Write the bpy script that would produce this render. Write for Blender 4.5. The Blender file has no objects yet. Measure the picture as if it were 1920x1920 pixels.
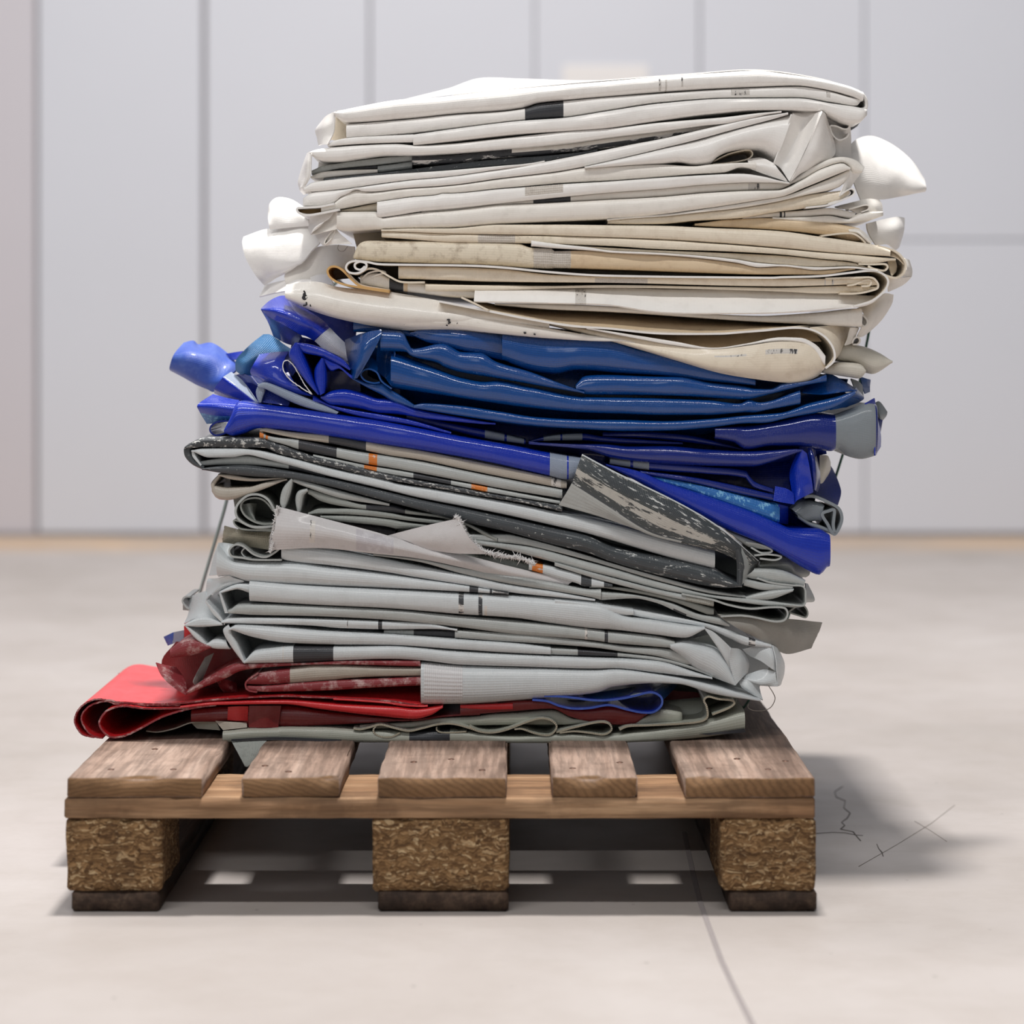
import bpy, bmesh, math, random
import numpy as np
from mathutils import Vector, noise

random.seed(7)
SC = bpy.context.scene
COL = SC.collection
R = math.radians

# ------------------------------------------------------------------ camera
F_PX = 4555.0            # focal length in pixels of the 1920 frame; level camera, view shifted down
CAM = (0.0, -2.6, 0.611)
HOR = 640.0
cd = bpy.data.cameras.new('camera')
cam = bpy.data.objects.new('camera', cd)
COL.objects.link(cam)
cam.location = CAM
cam.rotation_euler = (math.pi / 2, 0, 0)
cd.sensor_width = 36.0
cd.lens = 36.0 * F_PX / 1920.0
cd.shift_y = (HOR - 960.0) / 1920.0
cd.clip_end = 200
cd.dof.use_dof = True
cd.dof.focus_distance = 2.83
cd.dof.aperture_fstop = 3.3
SC.camera = cam

# ------------------------------------------------------------------ world and lights
W = bpy.data.worlds.new('hall_light')
SC.world = W
W.use_nodes = True
bg = W.node_tree.nodes['Background']
bg.inputs[0].default_value = (0.93, 0.96, 1.0, 1)
bg.inputs[1].default_value = 0.15

def area(name, loc, rot, sx, sy, power, col=(1, 1, 1)):
    l = bpy.data.lights.new(name, 'AREA')
    l.shape = 'RECTANGLE'; l.size = sx; l.size_y = sy
    l.energy = power; l.color = col
    o = bpy.data.objects.new(name, l)
    o.location = loc; o.rotation_euler = rot
    COL.objects.link(o)
    return o
# roof lights high over the hall, and two added fills for wall and front
area('roof_light', (0.10, 0.66, 5.4), (0, 0, 0), 0.5, 0.4, 390, (1.0, 0.97, 0.94))
area('roof_strip_light', (-0.9, -2.3, 5.0), (R(-8), 0, 0), 4.5, 0.20, 180, (1.0, 0.98, 0.96))
area('wall_fill_light', (-2.5, 3.4, 7.5), (0, 0, 0), 8.0, 1.2, 230, (1.0, 0.98, 0.97))  # fill added to brighten the back wall; no such lamps known
area('front_fill_light', (-2.6, -7.5, 4.2), (R(66), 0, R(-18)), 5.0, 3.0, 85, (0.96, 0.98, 1.0))  # soft front fill added behind the camera; no window known

vs = SC.view_settings
vs.view_transform = 'Standard'; vs.look = 'None'
vs.gamma = 1.0; vs.use_curve_mapping = False
vs.exposure = 0.02

# ------------------------------------------------------------------ helpers
def lin(r, g, b):
    f = lambda c: (c / 255) / 12.92 if c / 255 <= 0.04045 else ((c / 255 + 0.055) / 1.055) ** 2.4
    return (f(r), f(g), f(b), 1.0)

def P(px, py, d):
    """world point seen at photo position (px, py) on the upright plane d mm behind the pallet front"""
    t = d / 1000.0 - CAM[1]
    return (CAM[0] + (px - 960.0) / F_PX * t, d / 1000.0, CAM[2] - (py - HOR) / F_PX * t)

def tag(o, label=None, cat=None, group=None, kind=None):
    if label: o['label'] = label
    if cat: o['category'] = cat
    if group: o['group'] = group
    if kind: o['kind'] = kind
    return o

def thing(name, label, cat, loc=(0, 0, 0), group=None):
    o = bpy.data.objects.new(name, None)
    o.empty_display_size = 0.05
    o.location = loc
    COL.objects.link(o)
    return tag(o, label, cat, group)

def link_mesh(name, verts, faces, mats, fmat=None, uvs=None, smooth=None, parent=None):
    """verts in world metres; kept in the parent's frame when there is one"""
    me = bpy.data.meshes.new(name)
    off = Vector((0, 0, 0))
    if parent is not None:
        p = parent
        while p is not None:
            off += p.location
            p = p.parent
    v = np.asarray(verts, dtype=np.float64) - np.array(off)
    me.from_pydata(v.tolist(), [], faces)
    for m in mats:
        me.materials.append(m)
    if fmat is not None:
        me.polygons.foreach_set('material_index', np.asarray(fmat, dtype=np.int32))
    if smooth is None:
        sm = np.ones(len(faces), dtype=bool)
    else:
        sm = np.asarray(smooth, dtype=bool)
    me.polygons.foreach_set('use_smooth', sm)
    if uvs is not None:
        ul = me.uv_layers.new(name='UVMap')
        vi = np.empty(len(me.loops), dtype=np.int32)
        me.loops.foreach_get('vertex_index', vi)
        ul.data.foreach_set('uv', np.asarray(uvs, dtype=np.float32)[vi].ravel())
    me.update()
    o = bpy.data.objects.new(name, me)
    COL.objects.link(o)
    if parent is not None:
        o.parent = parent
    return o

# ------------------------------------------------------------------ materials
class NT:
    def __init__(s, name):
        s.m = bpy.data.materials.new(name)
        s.m.use_nodes = True
        s.t = s.m.node_tree
        s.t.nodes.clear()
        s.out = s.n('ShaderNodeOutputMaterial')
        s.b = s.n('ShaderNodeBsdfPrincipled')
        s.l(s.b.outputs[0], s.out.inputs[0])
    def n(s, typ, **kw):
        nd = s.t.nodes.new(typ)
        for k, v in kw.items():
            setattr(nd, k, v)
        return nd
    def l(s, a, b):
        s.t.links.new(a, b)
    def math(s, op, a, b=None, c=None, clamp=False):
        nd = s.n('ShaderNodeMath', operation=op, use_clamp=clamp)
        for i, v in enumerate((a, b, c)):
            if v is None: continue
            if isinstance(v, (int, float)): nd.inputs[i].default_value = v
            else: s.l(v, nd.inputs[i])
        return nd.outputs[0]
    def mix(s, fac, a, b, mode='MIX'):
        nd = s.n('ShaderNodeMix', data_type='RGBA', blend_type=mode)
        for i, v in ((0, fac), (6, a), (7, b)):
            if isinstance(v, (int, float)): nd.inputs[i].default_value = v
            elif isinstance(v, tuple): nd.inputs[i].default_value = v
            else: s.l(v, nd.inputs[i])
        return nd.outputs[2]
    def noise(s, vec, scale, detail=4, rough=0.55, dist=0.0):
        nd = s.n('ShaderNodeTexNoise')
        nd.inputs['Scale'].default_value = scale
        nd.inputs['Detail'].default_value = detail
        nd.inputs['Roughness'].default_value = rough
        nd.inputs['Distortion'].default_value = dist
        if vec is not None: s.l(vec, nd.inputs['Vector'])
        return nd.outputs['Fac']
    def ramp(s, fac, stops):
        nd = s.n('ShaderNodeValToRGB')
        el = nd.color_ramp.elements
        while len(el) < len(stops): el.new(0.5)
        for e, (p, c) in zip(el, stops):
            e.position = p
            e.color = c if isinstance(c, tuple) else (c, c, c, 1)
        s.l(fac, nd.inputs[0])
        return nd.outputs[0]
    def mapping(s, vec, scale=(1, 1, 1), rot=(0, 0, 0), loc=(0, 0, 0)):
        nd = s.n('ShaderNodeMapping')
        nd.inputs['Scale'].default_value = scale
        nd.inputs['Rotation'].default_value = rot
        nd.inputs['Location'].default_value = loc
        s.l(vec, nd.inputs[0])
        return nd.outputs[0]
    def bump(s, h, strength, dist, prev=None):
        nd = s.n('ShaderNodeBump')
        nd.inputs['Strength'].default_value = strength
        nd.inputs['Distance'].default_value = dist
        s.l(h, nd.inputs['Height'])
        if prev is not None: s.l(prev, nd.inputs['Normal'])
        return nd.outputs[0]

def sheet(name, col, rough=0.38, weave=0.35, period=2.6, dirt=None, dirt_amt=0.25, scuff=None, scuff_th=0.6,
          scuff_scale=60, spec=0.5, stretch=(1, 1, 1), mottled=0.12, crinkle=0.0, coat=0.2, coat_rough=0.16):
    """coated tarpaulin: woven scrim showing through, mottling, handling dirt, worn print"""
    t = NT(name)
    tc = t.n('ShaderNodeTexCoord')
    ob = tc.outputs['Object']; uv = tc.outputs['UV']
    big = t.noise(ob, 9, 4, 0.6)
    c = t.mix(t.math('MULTIPLY', big, mottled * 2), col, tuple(x * 0.62 for x in col[:3]) + (1,))
    fine = t.noise(ob, 55, 5, 0.7)
    dm = t.ramp(fine, [(0.5, 0.0), (0.72, 1.0)])
    dc = dirt if dirt else tuple(x * 0.45 for x in col[:3]) + (1,)
    c = t.mix(t.math('MULTIPLY', dm, dirt_amt), c, dc)
    if scuff is not None:
        mp = t.mapping(uv, (scuff_scale * stretch[0], scuff_scale * stretch[1], 1))
        sn = t.noise(mp, 1.0, 6, 0.72, 0.3)
        sm = t.ramp(sn, [(scuff_th, 0.0), (scuff_th + 0.035, 1.0)])
        c = t.mix(sm, c, scuff)
    t.l(c, t.b.inputs['Base Color'])
    rn = t.noise(ob, 30, 3)
    t.l(t.math('ADD', t.math('MULTIPLY', rn, 0.25), rough - 0.12), t.b.inputs['Roughness'])
    t.b.inputs['Specular IOR Level'].default_value = spec
    t.b.inputs['Coat Weight'].default_value = coat
    t.b.inputs['Coat Roughness'].default_value = coat_rough
    nrm = None
    if crinkle > 0:
        cn = t.noise(ob, 26, 3, 0.5, 0.6)
        nrm = t.bump(cn, crinkle, 0.006)
    if weave > 0:
        sx = t.n('ShaderNodeSeparateXYZ'); t.l(uv, sx.inputs[0])
        k = 2 * math.pi / (period / 1000)
        a = t.math('SINE', t.math('MULTIPLY', t.math('ADD', sx.outputs[0], sx.outputs[1]), k * 0.7071))
        b = t.math('SINE', t.math('MULTIPLY', t.math('SUBTRACT', sx.outputs[0], sx.outputs[1]), k * 0.7071))
        nrm = t.bump(t.math('MULTIPLY', a, b), weave, 0.0004, nrm)
    if nrm is not None: t.l(nrm, t.b.inputs['Normal'])
    return t.m

M = {}
M['white'] = sheet('white_tarpaulin', lin(245, 242, 238), 0.36, 0.20, dirt=lin(150, 140, 130), dirt_amt=0.10, mottled=0.05, crinkle=0.14)
M['offwhite'] = sheet('off_white_tarpaulin', lin(240, 235, 227), 0.38, 0.20, dirt=lin(140, 128, 115), dirt_amt=0.14, mottled=0.06, crinkle=0.14)
M['cream'] = sheet('cream_tarpaulin', lin(237, 225, 205), 0.46, 0.25, dirt=lin(150, 120, 85), dirt_amt=0.22, mottled=0.08)
M['tan'] = sheet('yellowed_tarpaulin', lin(226, 203, 170), 0.5, 0.25, dirt=lin(150, 110, 70), dirt_amt=0.25, mottled=0.10)
M['stained'] = sheet('stained_tarpaulin', lin(233, 221, 199), 0.5, 0.3, dirt=lin(120, 92, 62), dirt_amt=0.6, mottled=0.12)
M['ochre'] = sheet('ochre_tarpaulin', lin(214, 170, 108), 0.5, 0.2, dirt_amt=0.1)
M['grey'] = sheet('grey_tarpaulin', lin(176, 180, 178), 0.40, 0.35, dirt=lin(90, 90, 86), dirt_amt=0.14, mottled=0.08)
M['palegrey'] = sheet('pale_grey_tarpaulin', lin(206, 211, 213), 0.38, 0.38, dirt=lin(120, 120, 118), dirt_amt=0.10, mottled=0.06)
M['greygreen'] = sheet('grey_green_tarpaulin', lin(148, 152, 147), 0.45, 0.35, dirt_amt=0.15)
M['warmgrey'] = sheet('warm_grey_tarpaulin', lin(180, 172, 160), 0.5, 0.4, dirt_amt=0.2)
M['torn'] = sheet('torn_sheet_grey', lin(208, 205, 205), 0.6, 0.3, dirt=lin(150, 145, 140), dirt_amt=0.15)
M['fray'] = sheet('frayed_threads', lin(238, 236, 235), 0.8, 0.0, dirt_amt=0.1)
M['charcoal'] = sheet('charcoal_print', lin(62, 67, 71), 0.5, 0.45, dirt_amt=0.1, scuff=lin(178, 180, 176), scuff_th=0.625, scuff_scale=170, stretch=(0.8, 1.4, 1))
M['charworn'] = sheet('worn_charcoal_print', lin(58, 62, 66), 0.52, 0.45, dirt_amt=0.1, scuff=lin(196, 196, 192), scuff_th=0.54, scuff_scale=190, stretch=(0.7, 1.8, 1))
M['black'] = sheet('black_print', lin(50, 52, 57), 0.45, 0.35, dirt_amt=0.1, scuff=lin(205, 203, 200), scuff_th=0.70, scuff_scale=90)
M['blackworn'] = sheet('worn_black_print', lin(52, 54, 58), 0.45, 0.35, dirt_amt=0.1, scuff=lin(216, 212, 208), scuff_th=0.52, scuff_scale=50, stretch=(0.4, 2.0, 1))
M['ticks'] = sheet('faded_tick_marks', lin(214, 209, 203), 0.45, 0.3, dirt_amt=0.1, scuff=lin(60, 60, 62), scuff_th=0.55, scuff_scale=140, stretch=(1.6, 0.5, 1))
M['scrim'] = sheet('bare_scrim', lin(214, 206, 196), 0.6, 0.9, 3.2, dirt=lin(150, 138, 122), dirt_amt=0.4)
M['orange'] = sheet('orange_print', lin(216, 122, 40), 0.45, 0.3, dirt_amt=0.1, scuff=lin(196, 194, 188), scuff_th=0.58, scuff_scale=150)
M['blue'] = sheet('royal_blue_tarpaulin', lin(5, 44, 172), 0.32, 0.6, spec=0.25, dirt=lin(90, 120, 200), dirt_amt=0.04, mottled=0.10, crinkle=0.25, coat=0.8, coat_rough=0.13)
M['midblue'] = sheet('mid_blue_tarpaulin', lin(3, 70, 142), 0.30, 0.6, spec=0.25, dirt=lin(120, 150, 200), dirt_amt=0.04, mottled=0.12, crinkle=0.4, coat=1.0, coat_rough=0.10)
M['shadeblue'] = sheet('shaded_blue_tarpaulin', lin(5, 32, 122), 0.30, 0.6, spec=0.25, dirt_amt=0.04, mottled=0.12, crinkle=0.3, coat=0.9, coat_rough=0.12)  # royal blue with the shade of recesses and undersides put into the colour
M['fadedblue'] = sheet('faded_blue_tarpaulin', lin(46, 80, 172), 0.5, 0.3, dirt=lin(100, 130, 195), dirt_amt=0.4, mottled=0.1)
M['paleblue'] = sheet('pale_blue_tarpaulin', lin(50, 114, 166), 0.45, 0.7, dirt=lin(110, 150, 190), dirt_amt=0.2)
M['wornblue'] = sheet('worn_light_blue_print', lin(32, 108, 182), 0.4, 0.6, dirt_amt=0.1, scuff=lin(120, 180, 220), scuff_th=0.55, scuff_scale=160)
M['bluegrey'] = sheet('grey_blue_webbing', lin(146, 158, 178), 0.55, 0.6, 2.0, dirt_amt=0.1)
M['greyweb'] = sheet('grey_seam_tape', lin(132, 140, 146), 0.6, 0.4, 1.8, dirt_amt=0.12)
M['silver'] = sheet('silver_mesh', lin(178, 182, 196), 0.5, 0.9, 2.0, dirt_amt=0.1)
M['red'] = sheet('red_tarpaulin', lin(206, 38, 44), 0.36, 0.25, dirt=lin(220, 110, 105), dirt_amt=0.12, mottled=0.1)
M['darkred'] = sheet('dark_red_tarpaulin', lin(120, 26, 30), 0.4, 0.3, dirt=lin(150, 90, 80), dirt_amt=0.15, mottled=0.12)
M['dustyred'] = sheet('dusty_red_tarpaulin', lin(136, 44, 50), 0.6, 0.3, dirt=lin(206, 180, 176), dirt_amt=0.95, mottled=0.15)
M['meshgrey'] = sheet('coarse_grey_mesh', lin(160, 164, 158), 0.7, 1.0, 4.0, dirt=lin(50, 52, 50), dirt_amt=0.5)

M['charstreak'] = sheet('streaked_charcoal_print', lin(62, 68, 72), 0.42, 0.45, dirt_amt=0.1, scuff=lin(208, 210, 208), scuff_th=0.575, scuff_scale=90, stretch=(0.5, 2.6, 1))
M['streakgrey'] = sheet('grey_with_print_remains', lin(186, 182, 174), 0.5, 0.4, dirt_amt=0.2, scuff=lin(60, 62, 62), scuff_th=0.55, scuff_scale=80, stretch=(0.45, 2.2, 1))
M['charflap'] = sheet('scuffed_charcoal_flap', lin(64, 69, 70), 0.55, 0.45, dirt_amt=0.1, scuff=lin(190, 188, 182), scuff_th=0.555, scuff_scale=120, stretch=(0.6, 2.4, 1))
M['greyflap'] = sheet('dull_grey_flap', lin(150, 147, 140), 0.5, 0.35, dirt_amt=0.15)
M['scrimtan'] = sheet('tan_scrim', lin(176, 168, 148), 0.6, 0.9, 3.0, dirt_amt=0.3)
M['scrimgrey'] = sheet('grey_bare_scrim', lin(168, 168, 160), 0.6, 0.9, 3.2, dirt=lin(70, 72, 66), dirt_amt=0.6)
M['scrimwhite'] = sheet('ribbed_white_border', lin(218, 217, 218), 0.45, 0.9, 3.4, dirt_amt=0.05)
M['bottomgrey'] = sheet('grey_beige_tarpaulin', lin(170, 172, 160), 0.42, 0.3, dirt_amt=0.15)
M['greywash'] = sheet('washed_out_print', lin(192, 188, 192), 0.6, 0.3, dirt=lin(225, 224, 226), dirt_amt=0.7)

def wood(name, base, dark, light, axis, rough=0.75, bscale=1.0, end=None):
    """sawn softwood, grain along one axis, saw marks, knots and grime"""
    t = NT(name)
    tc = t.n('ShaderNodeTexCoord')
    ob = tc.outputs['Object']
    sc = [26, 26, 26]; sc[axis] = 1.6
    mp = t.mapping(ob, tuple(sc))
    rings = t.noise(mp, 1.0, 6, 0.62, 0.7)
    sc2 = [150, 150, 150]; sc2[axis] = 9
    fib = t.noise(t.mapping(ob, tuple(sc2)), 1.0, 4, 0.6)
    c = t.ramp(rings, [(0.3, dark), (0.5, base), (0.68, light)])
    c = t.mix(t.math('MULTIPLY', t.ramp(fib, [(0.42, 1.0), (0.6, 0.0)]), 0.45), c, tuple(x * 0.4 for x in dark[:3]) + (1,))
    grime = t.noise(ob, 14, 5, 0.65)
    c = t.mix(t.math('MULTIPLY', t.ramp(grime, [(0.5, 0.0), (0.7, 1.0)]), 0.5), c, tuple(x * 0.45 for x in dark[:3]) + (1,))
    if end is not None:   # sawn end grain: yellower, with growth rings
        ge = t.n('ShaderNodeNewGeometry'); sx = t.n('ShaderNodeSeparateXYZ'); t.l(ge.outputs['Normal'], sx.inputs[0])
        wv = t.n('ShaderNodeTexWave', wave_type='RINGS', rings_direction='Y')
        wv.inputs['Scale'].default_value = 34; wv.inputs['Distortion'].default_value = 5; wv.inputs['Detail'].default_value = 3
        wv.inputs['Detail Scale'].default_value = 1.5
        t.l(t.mapping(ob, (1, 0.2, 2.2), (0, 0, 0), (0.3, 0, -0.1)), wv.inputs['Vector'])
        ec = t.ramp(wv.outputs['Fac'], [(0.1, tuple(x * 0.75 for x in end[:3]) + (1,)), (0.6, end)])
        ec = t.mix(t.math('MULTIPLY', t.ramp(grime, [(0.45, 0.0), (0.65, 1.0)]), 0.55), ec, tuple(x * 0.4 for x in end[:3]) + (1,))
        c = t.mix(t.ramp(t.math('ABSOLUTE', sx.outputs[1]), [(0.55, 0.0), (0.75, 1.0)]), c, ec)
    t.l(c, t.b.inputs['Base Color'])
    t.b.inputs['Roughness'].default_value = rough
    t.b.inputs['Specular IOR Level'].default_value = 0.25
    n1 = t.bump(fib, 0.5 * bscale, 0.0012)
    n1 = t.bump(rings, 0.4 * bscale, 0.002, n1)
    t.l(n1, t.b.inputs['Normal'])
    return t.m
M['board'] = wood('weathered_pallet_board', lin(150, 127, 113), lin(104, 83, 71), lin(172, 150, 136), 1, end=lin(128, 97, 68))
M['stringer'] = wood('pallet_stringer_wood', lin(148, 114, 84), lin(104, 76, 54), lin(176, 144, 112), 0)
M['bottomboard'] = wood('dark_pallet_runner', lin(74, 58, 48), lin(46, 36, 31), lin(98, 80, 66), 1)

def chipboard():
    t = NT('pressed_chip_block')
    tc = t.n('ShaderNodeTexCoord'); ob = tc.outputs['Object']
    w = t.noise(ob, 25, 3, 0.6)
    mp0 = t.n('ShaderNodeVectorMath', operation='ADD')
    t.l(t.mapping(ob, (150, 150, 420)), mp0.inputs[0])
    sc = t.n('ShaderNodeVectorMath', operation='SCALE'); t.l(t.n('ShaderNodeTexNoise').outputs['Color'], sc.inputs[0])
    nz = [n for n in t.t.nodes if n.type == 'TEX_NOISE'][-1]
    nz.inputs['Scale'].default_value = 60; t.l(ob, nz.inputs['Vector'])
    sc.inputs[3].default_value = 7.0
    t.l(sc.outputs[0], mp0.inputs[1])
    vo = t.n('ShaderNodeTexVoronoi'); vo.inputs['Scale'].default_value = 1.0
    t.l(mp0.outputs[0], vo.inputs['Vector'])
    sep = t.n('ShaderNodeSeparateColor'); t.l(vo.outputs['Color'], sep.inputs[0])
    c = t.ramp(sep.outputs[0], [(0.0, lin(88, 64, 42)), (0.45, lin(126, 96, 64)), (0.8, lin(150, 118, 82)), (1.0, lin(192, 166, 128))])
    c = t.mix(t.ramp(vo.outputs['Distance'], [(0.45, 0.0), (1.0, 0.6)]), c, lin(72, 50, 32))
    c = t.mix(t.math('MULTIPLY', t.ramp(w, [(0.5, 0.0), (0.72, 1.0)]), 0.55), c, lin(70, 52, 38))
    t.l(c, t.b.inputs['Base Color'])
    t.b.inputs['Roughness'].default_value = 0.85
    t.b.inputs['Specular IOR Level'].default_value = 0.2
    n1 = t.bump(vo.outputs['Distance'], 0.8, 0.003)
    t.l(n1, t.b.inputs['Normal'])
    return t.m
M['chip'] = chipboard()

def plain(name, col, rough=0.5, metal=0.0):
    t = NT(name)
    tc = t.n('ShaderNodeTexCoord')
    nz = t.noise(tc.outputs['Object'], 60, 3)
    c = t.mix(t.math('MULTIPLY', nz, 0.3), col, tuple(x * 0.6 for x in col[:3]) + (1,))
    t.l(c, t.b.inputs['Base Color'])
    t.b.inputs['Roughness'].default_value = rough
    t.b.inputs['Metallic'].default_value = metal
    return t.m
M['nail'] = plain('rusty_nail', lin(92, 66, 54), 0.5, 0.7)
M['cord'] = plain('green_cord', lin(44, 92, 76), 0.5)
M['palecord'] = plain('pale_green_cord', lin(158, 178, 174), 0.5)
M['ink'] = plain('marker_ink', lin(38, 38, 42), 0.6)
M['thread'] = plain('loose_thread', lin(120, 112, 104), 0.8)
M['wallpanel'] = None

def wallmat(name, col, rough=0.35):
    t = NT(name)
    tc = t.n('ShaderNodeTexCoord'); ob = tc.outputs['Object']
    a = t.noise(ob, 1.3, 3, 0.5)
    c = t.mix(t.math('MULTIPLY', a, 0.25), col, tuple(x * 0.8 for x in col[:3]) + (1,))
    t.l(c, t.b.inputs['Base Color'])
    t.b.inputs['Roughness'].default_value = rough
    t.l(t.bump(t.noise(ob, 3, 2), 0.05, 0.02), t.b.inputs['Normal'])
    return t.m
M['wallpanel'] = wallmat('white_wall_panel', lin(204, 206, 214))
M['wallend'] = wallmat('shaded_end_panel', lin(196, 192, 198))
M['joint'] = plain('panel_joint', lin(150, 145, 148), 0.7)
M['spot'] = plain('pale_spot', lin(226, 223, 222), 0.5)

def floormat():
    t = NT('polished_concrete')
    tc = t.n('ShaderNodeTexCoord'); ob = tc.outputs['Object']
    a = t.noise(ob, 1.4, 6, 0.6, 0.4)
    b = t.noise(ob, 9, 6, 0.65)
    c = t.ramp(a, [(0.3, lin(153, 146, 141)), (0.5, lin(164, 157, 153)), (0.7, lin(174, 168, 165))])
    c = t.mix(t.math('MULTIPLY', t.ramp(b, [(0.45, 0.0), (0.75, 1.0)]), 0.28), c, lin(138, 128, 120))
    # specks
    vo = t.n('ShaderNodeTexVoronoi'); vo.inputs['Scale'].default_value = 22; t.l(ob, vo.inputs['Vector'])
    sp = t.ramp(vo.outputs['Distance'], [(0.0, 1.0), (0.07, 0.0)])
    pick = t.n('ShaderNodeSeparateColor'); t.l(vo.outputs['Color'], pick.inputs[0])
    sp = t.math('MULTIPLY', sp, t.math('GREATER_THAN', pick.outputs[0], 0.82))
    c = t.mix(t.math('MULTIPLY', sp, 0.75), c, lin(58, 54, 50))
    # scratches: stretched noise
    s1 = t.noise(t.mapping(ob, (2.0, 60, 1), (0, 0, 0.12)), 1.0, 4, 0.6)
    c = t.mix(t.math('MULTIPLY', t.ramp(s1, [(0.62, 0.0), (0.72, 1.0)]), 0.14), c, lin(112, 105, 99))
    # ochre paint worn into the floor by the wall
    sx = t.n('ShaderNodeSeparateXYZ'); t.l(ob, sx.inputs[0])
    yel = t.ramp(t.math('MULTIPLY', t.math('ABSOLUTE', t.math('SUBTRACT', sx.outputs[1], 4.75)), 2.2), [(0.0, 1.0), (0.9, 0.0)])
    c = t.mix(t.math('MULTIPLY', yel, t.math('MULTIPLY', t.ramp(a, [(0.35, 0.4), (0.6, 1.0)]), 0.6)), c, lin(206, 160, 96))
    t.l(c, t.b.inputs['Base Color'])
    t.l(t.math('ADD', t.math('MULTIPLY', b, 0.3), 0.35), t.b.inputs['Roughness'])
    t.b.inputs['Specular IOR Level'].default_value = 0.4
    t.l(t.bump(b, 0.08, 0.004), t.b.inputs['Normal'])
    return t.m
M['floor'] = floormat()
M['crack'] = plain('floor_crack', lin(86, 80, 76), 0.9)
M['scratch'] = plain('floor_scratch', lin(146, 139, 134), 0.9)
M['saw'] = plain('sawn_floor_joint', lin(136, 129, 128), 0.9)

# ------------------------------------------------------------------ the setting
def quad_box(x0, x1, y0, y1, z0, z1):
    v = [(x0, y0, z0), (x1, y0, z0), (x1, y1, z0), (x0, y1, z0), (x0, y0, z1), (x1, y0, z1), (x1, y1, z1), (x0, y1, z1)]
    f = [(0, 3, 2, 1), (4, 5, 6, 7), (0, 1, 5, 4), (1, 2, 6, 5), (2, 3, 7, 6), (3, 0, 4, 7)]
    return v, f

def bevel_box(name, x0, x1, y0, y1, z0, z1, mat, parent=None, bev=0.004, seg=2):
    bm = bmesh.new()
    v, f = quad_box(x0, x1, y0, y1, z0, z1)
    vs_ = [bm.verts.new(p) for p in v]
    for q in f: bm.faces.new([vs_[i] for i in q])
    bmesh.ops.bevel(bm, geom=list(bm.edges), offset=bev, segments=seg, affect='EDGES', profile=0.6)
    bmesh.ops.recalc_face_normals(bm, faces=bm.faces)
    bm.verts.ensure_lookup_table(); bm.verts.index_update()
    V = [tuple(p.co) for p in bm.verts]; Fc = [tuple(p.index for p in q.verts) for q in bm.faces]
    bm.free()
    return link_mesh(name, V, Fc, [mat], smooth=[False] * len(Fc), parent=parent)

WALL_Y = 5.02
v, f = quad_box(-12, 12, -9, 7, -0.2, 0.0)
floor = link_mesh('floor', v, f, [M['floor']], smooth=[False] * 6)
tag(floor, kind='structure', label='pale polished concrete floor with cracks and a saw cut')
v, f = quad_box(-7, 7, WALL_Y + 0.03, WALL_Y + 0.25, 0, 5.2)
wall = link_mesh('wall_back', v, f, [M['joint']], smooth=[False] * 6)
tag(wall, kind='structure', label='back wall clad in tall white panels')

def wall_x(px):
    return (px - 960) / F_PX * (WALL_Y + 2.6)
joints = [66 - 311 * k for k in range(10, 0, -1)] + [66, 384, 694, 1003, 1312, 1622] + [1622 + 311 * k for k in range(1, 11)]
GAP = {66: 0.010, 384: 0.0045, 694: 0.002, 1003: 0.002, 1622: 0.0007}
for i in range(len(joints) - 1):
    a, b = wall_x(joints[i]), wall_x(joints[i + 1])
    g = GAP.get(joints[i], 0.003)
    g2 = GAP.get(joints[i + 1], 0.003)
    if joints[i] >= 1600:
        zc = (1710 - 452) / 1710 * 0 + P(1750, 450, WALL_Y * 1000)[2]
        bevel_box('panel', a + g, b - g, WALL_Y, WALL_Y + 0.035, 0.012, zc - 0.0018, M['wallpanel'], wall)
        bevel_box('panel', a + g, b - g, WALL_Y, WALL_Y + 0.035, zc + 0.0018, 5.2, M['wallpanel'], wall)
    else:
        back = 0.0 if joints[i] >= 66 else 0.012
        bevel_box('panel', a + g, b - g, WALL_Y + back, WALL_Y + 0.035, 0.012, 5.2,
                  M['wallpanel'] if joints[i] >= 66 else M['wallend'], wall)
bb = bevel_box('baseboard_back', -7, 7, WALL_Y + 0.005, WALL_Y + 0.03, 0.0, 0.012, M['joint'], None, 0.002)
tag(bb, kind='structure', label='thin dark gap strip along the foot of the back wall')

# thin pale panel on the wall, standing in for an unidentified blur
a = P(1055, 122, WALL_Y * 1000); b = P(1215, 200, WALL_Y * 1000)
wp = bevel_box('wall_spot', a[0], b[0], WALL_Y - 0.004, WALL_Y, b[2], a[2], M['spot'], None, 0.0015)
tag(wp, 'pale blurred spot on the back wall just above the stack', 'spot')

# floor crack lines (in px on the floor), as thin shallow strips
def floor_pt(px, py):
    lo, hi = -1000.0, 7000.0
    for _ in range(50):
        mid = (lo + hi) / 2
        if P(px, py, mid)[2] < 0: hi = mid
        else: lo = mid
    p = P(px, py, lo)
    return np.array((p[0], p[1], 0.0))
def floor_line(name, pts, w, mat, h=0.0006, jit=0.0):
    pp = [floor_pt(*q) for q in pts]
    V, Fc = [], []
    for i, p in enumerate(pp):
        t = pp[min(i + 1, len(pp) - 1)] - pp[max(i - 1, 0)]
        t /= np.linalg.norm(t) + 1e-9
        n = np.array((-t[1], t[0], 0)) * w / 2 * (1 + jit * random.uniform(-0.7, 0.7))
        for s in (-1, 1):
            q = p + n * s
            V.append((q[0], q[1], 0.0)); V.append((q[0] - n[0] * s * 0.2, q[1] - n[1] * s * 0.2, h))
    for i in range(len(pp) - 1):
        k = 4 * i
        Fc += [(k, k + 4, k + 5, k + 1), (k + 1, k + 5, k + 7, k + 3), (k + 3, k + 7, k + 6, k + 2)]
    o = link_mesh(name, V, Fc, [mat], smooth=[False] * len(Fc), parent=floor)
    return o
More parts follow.
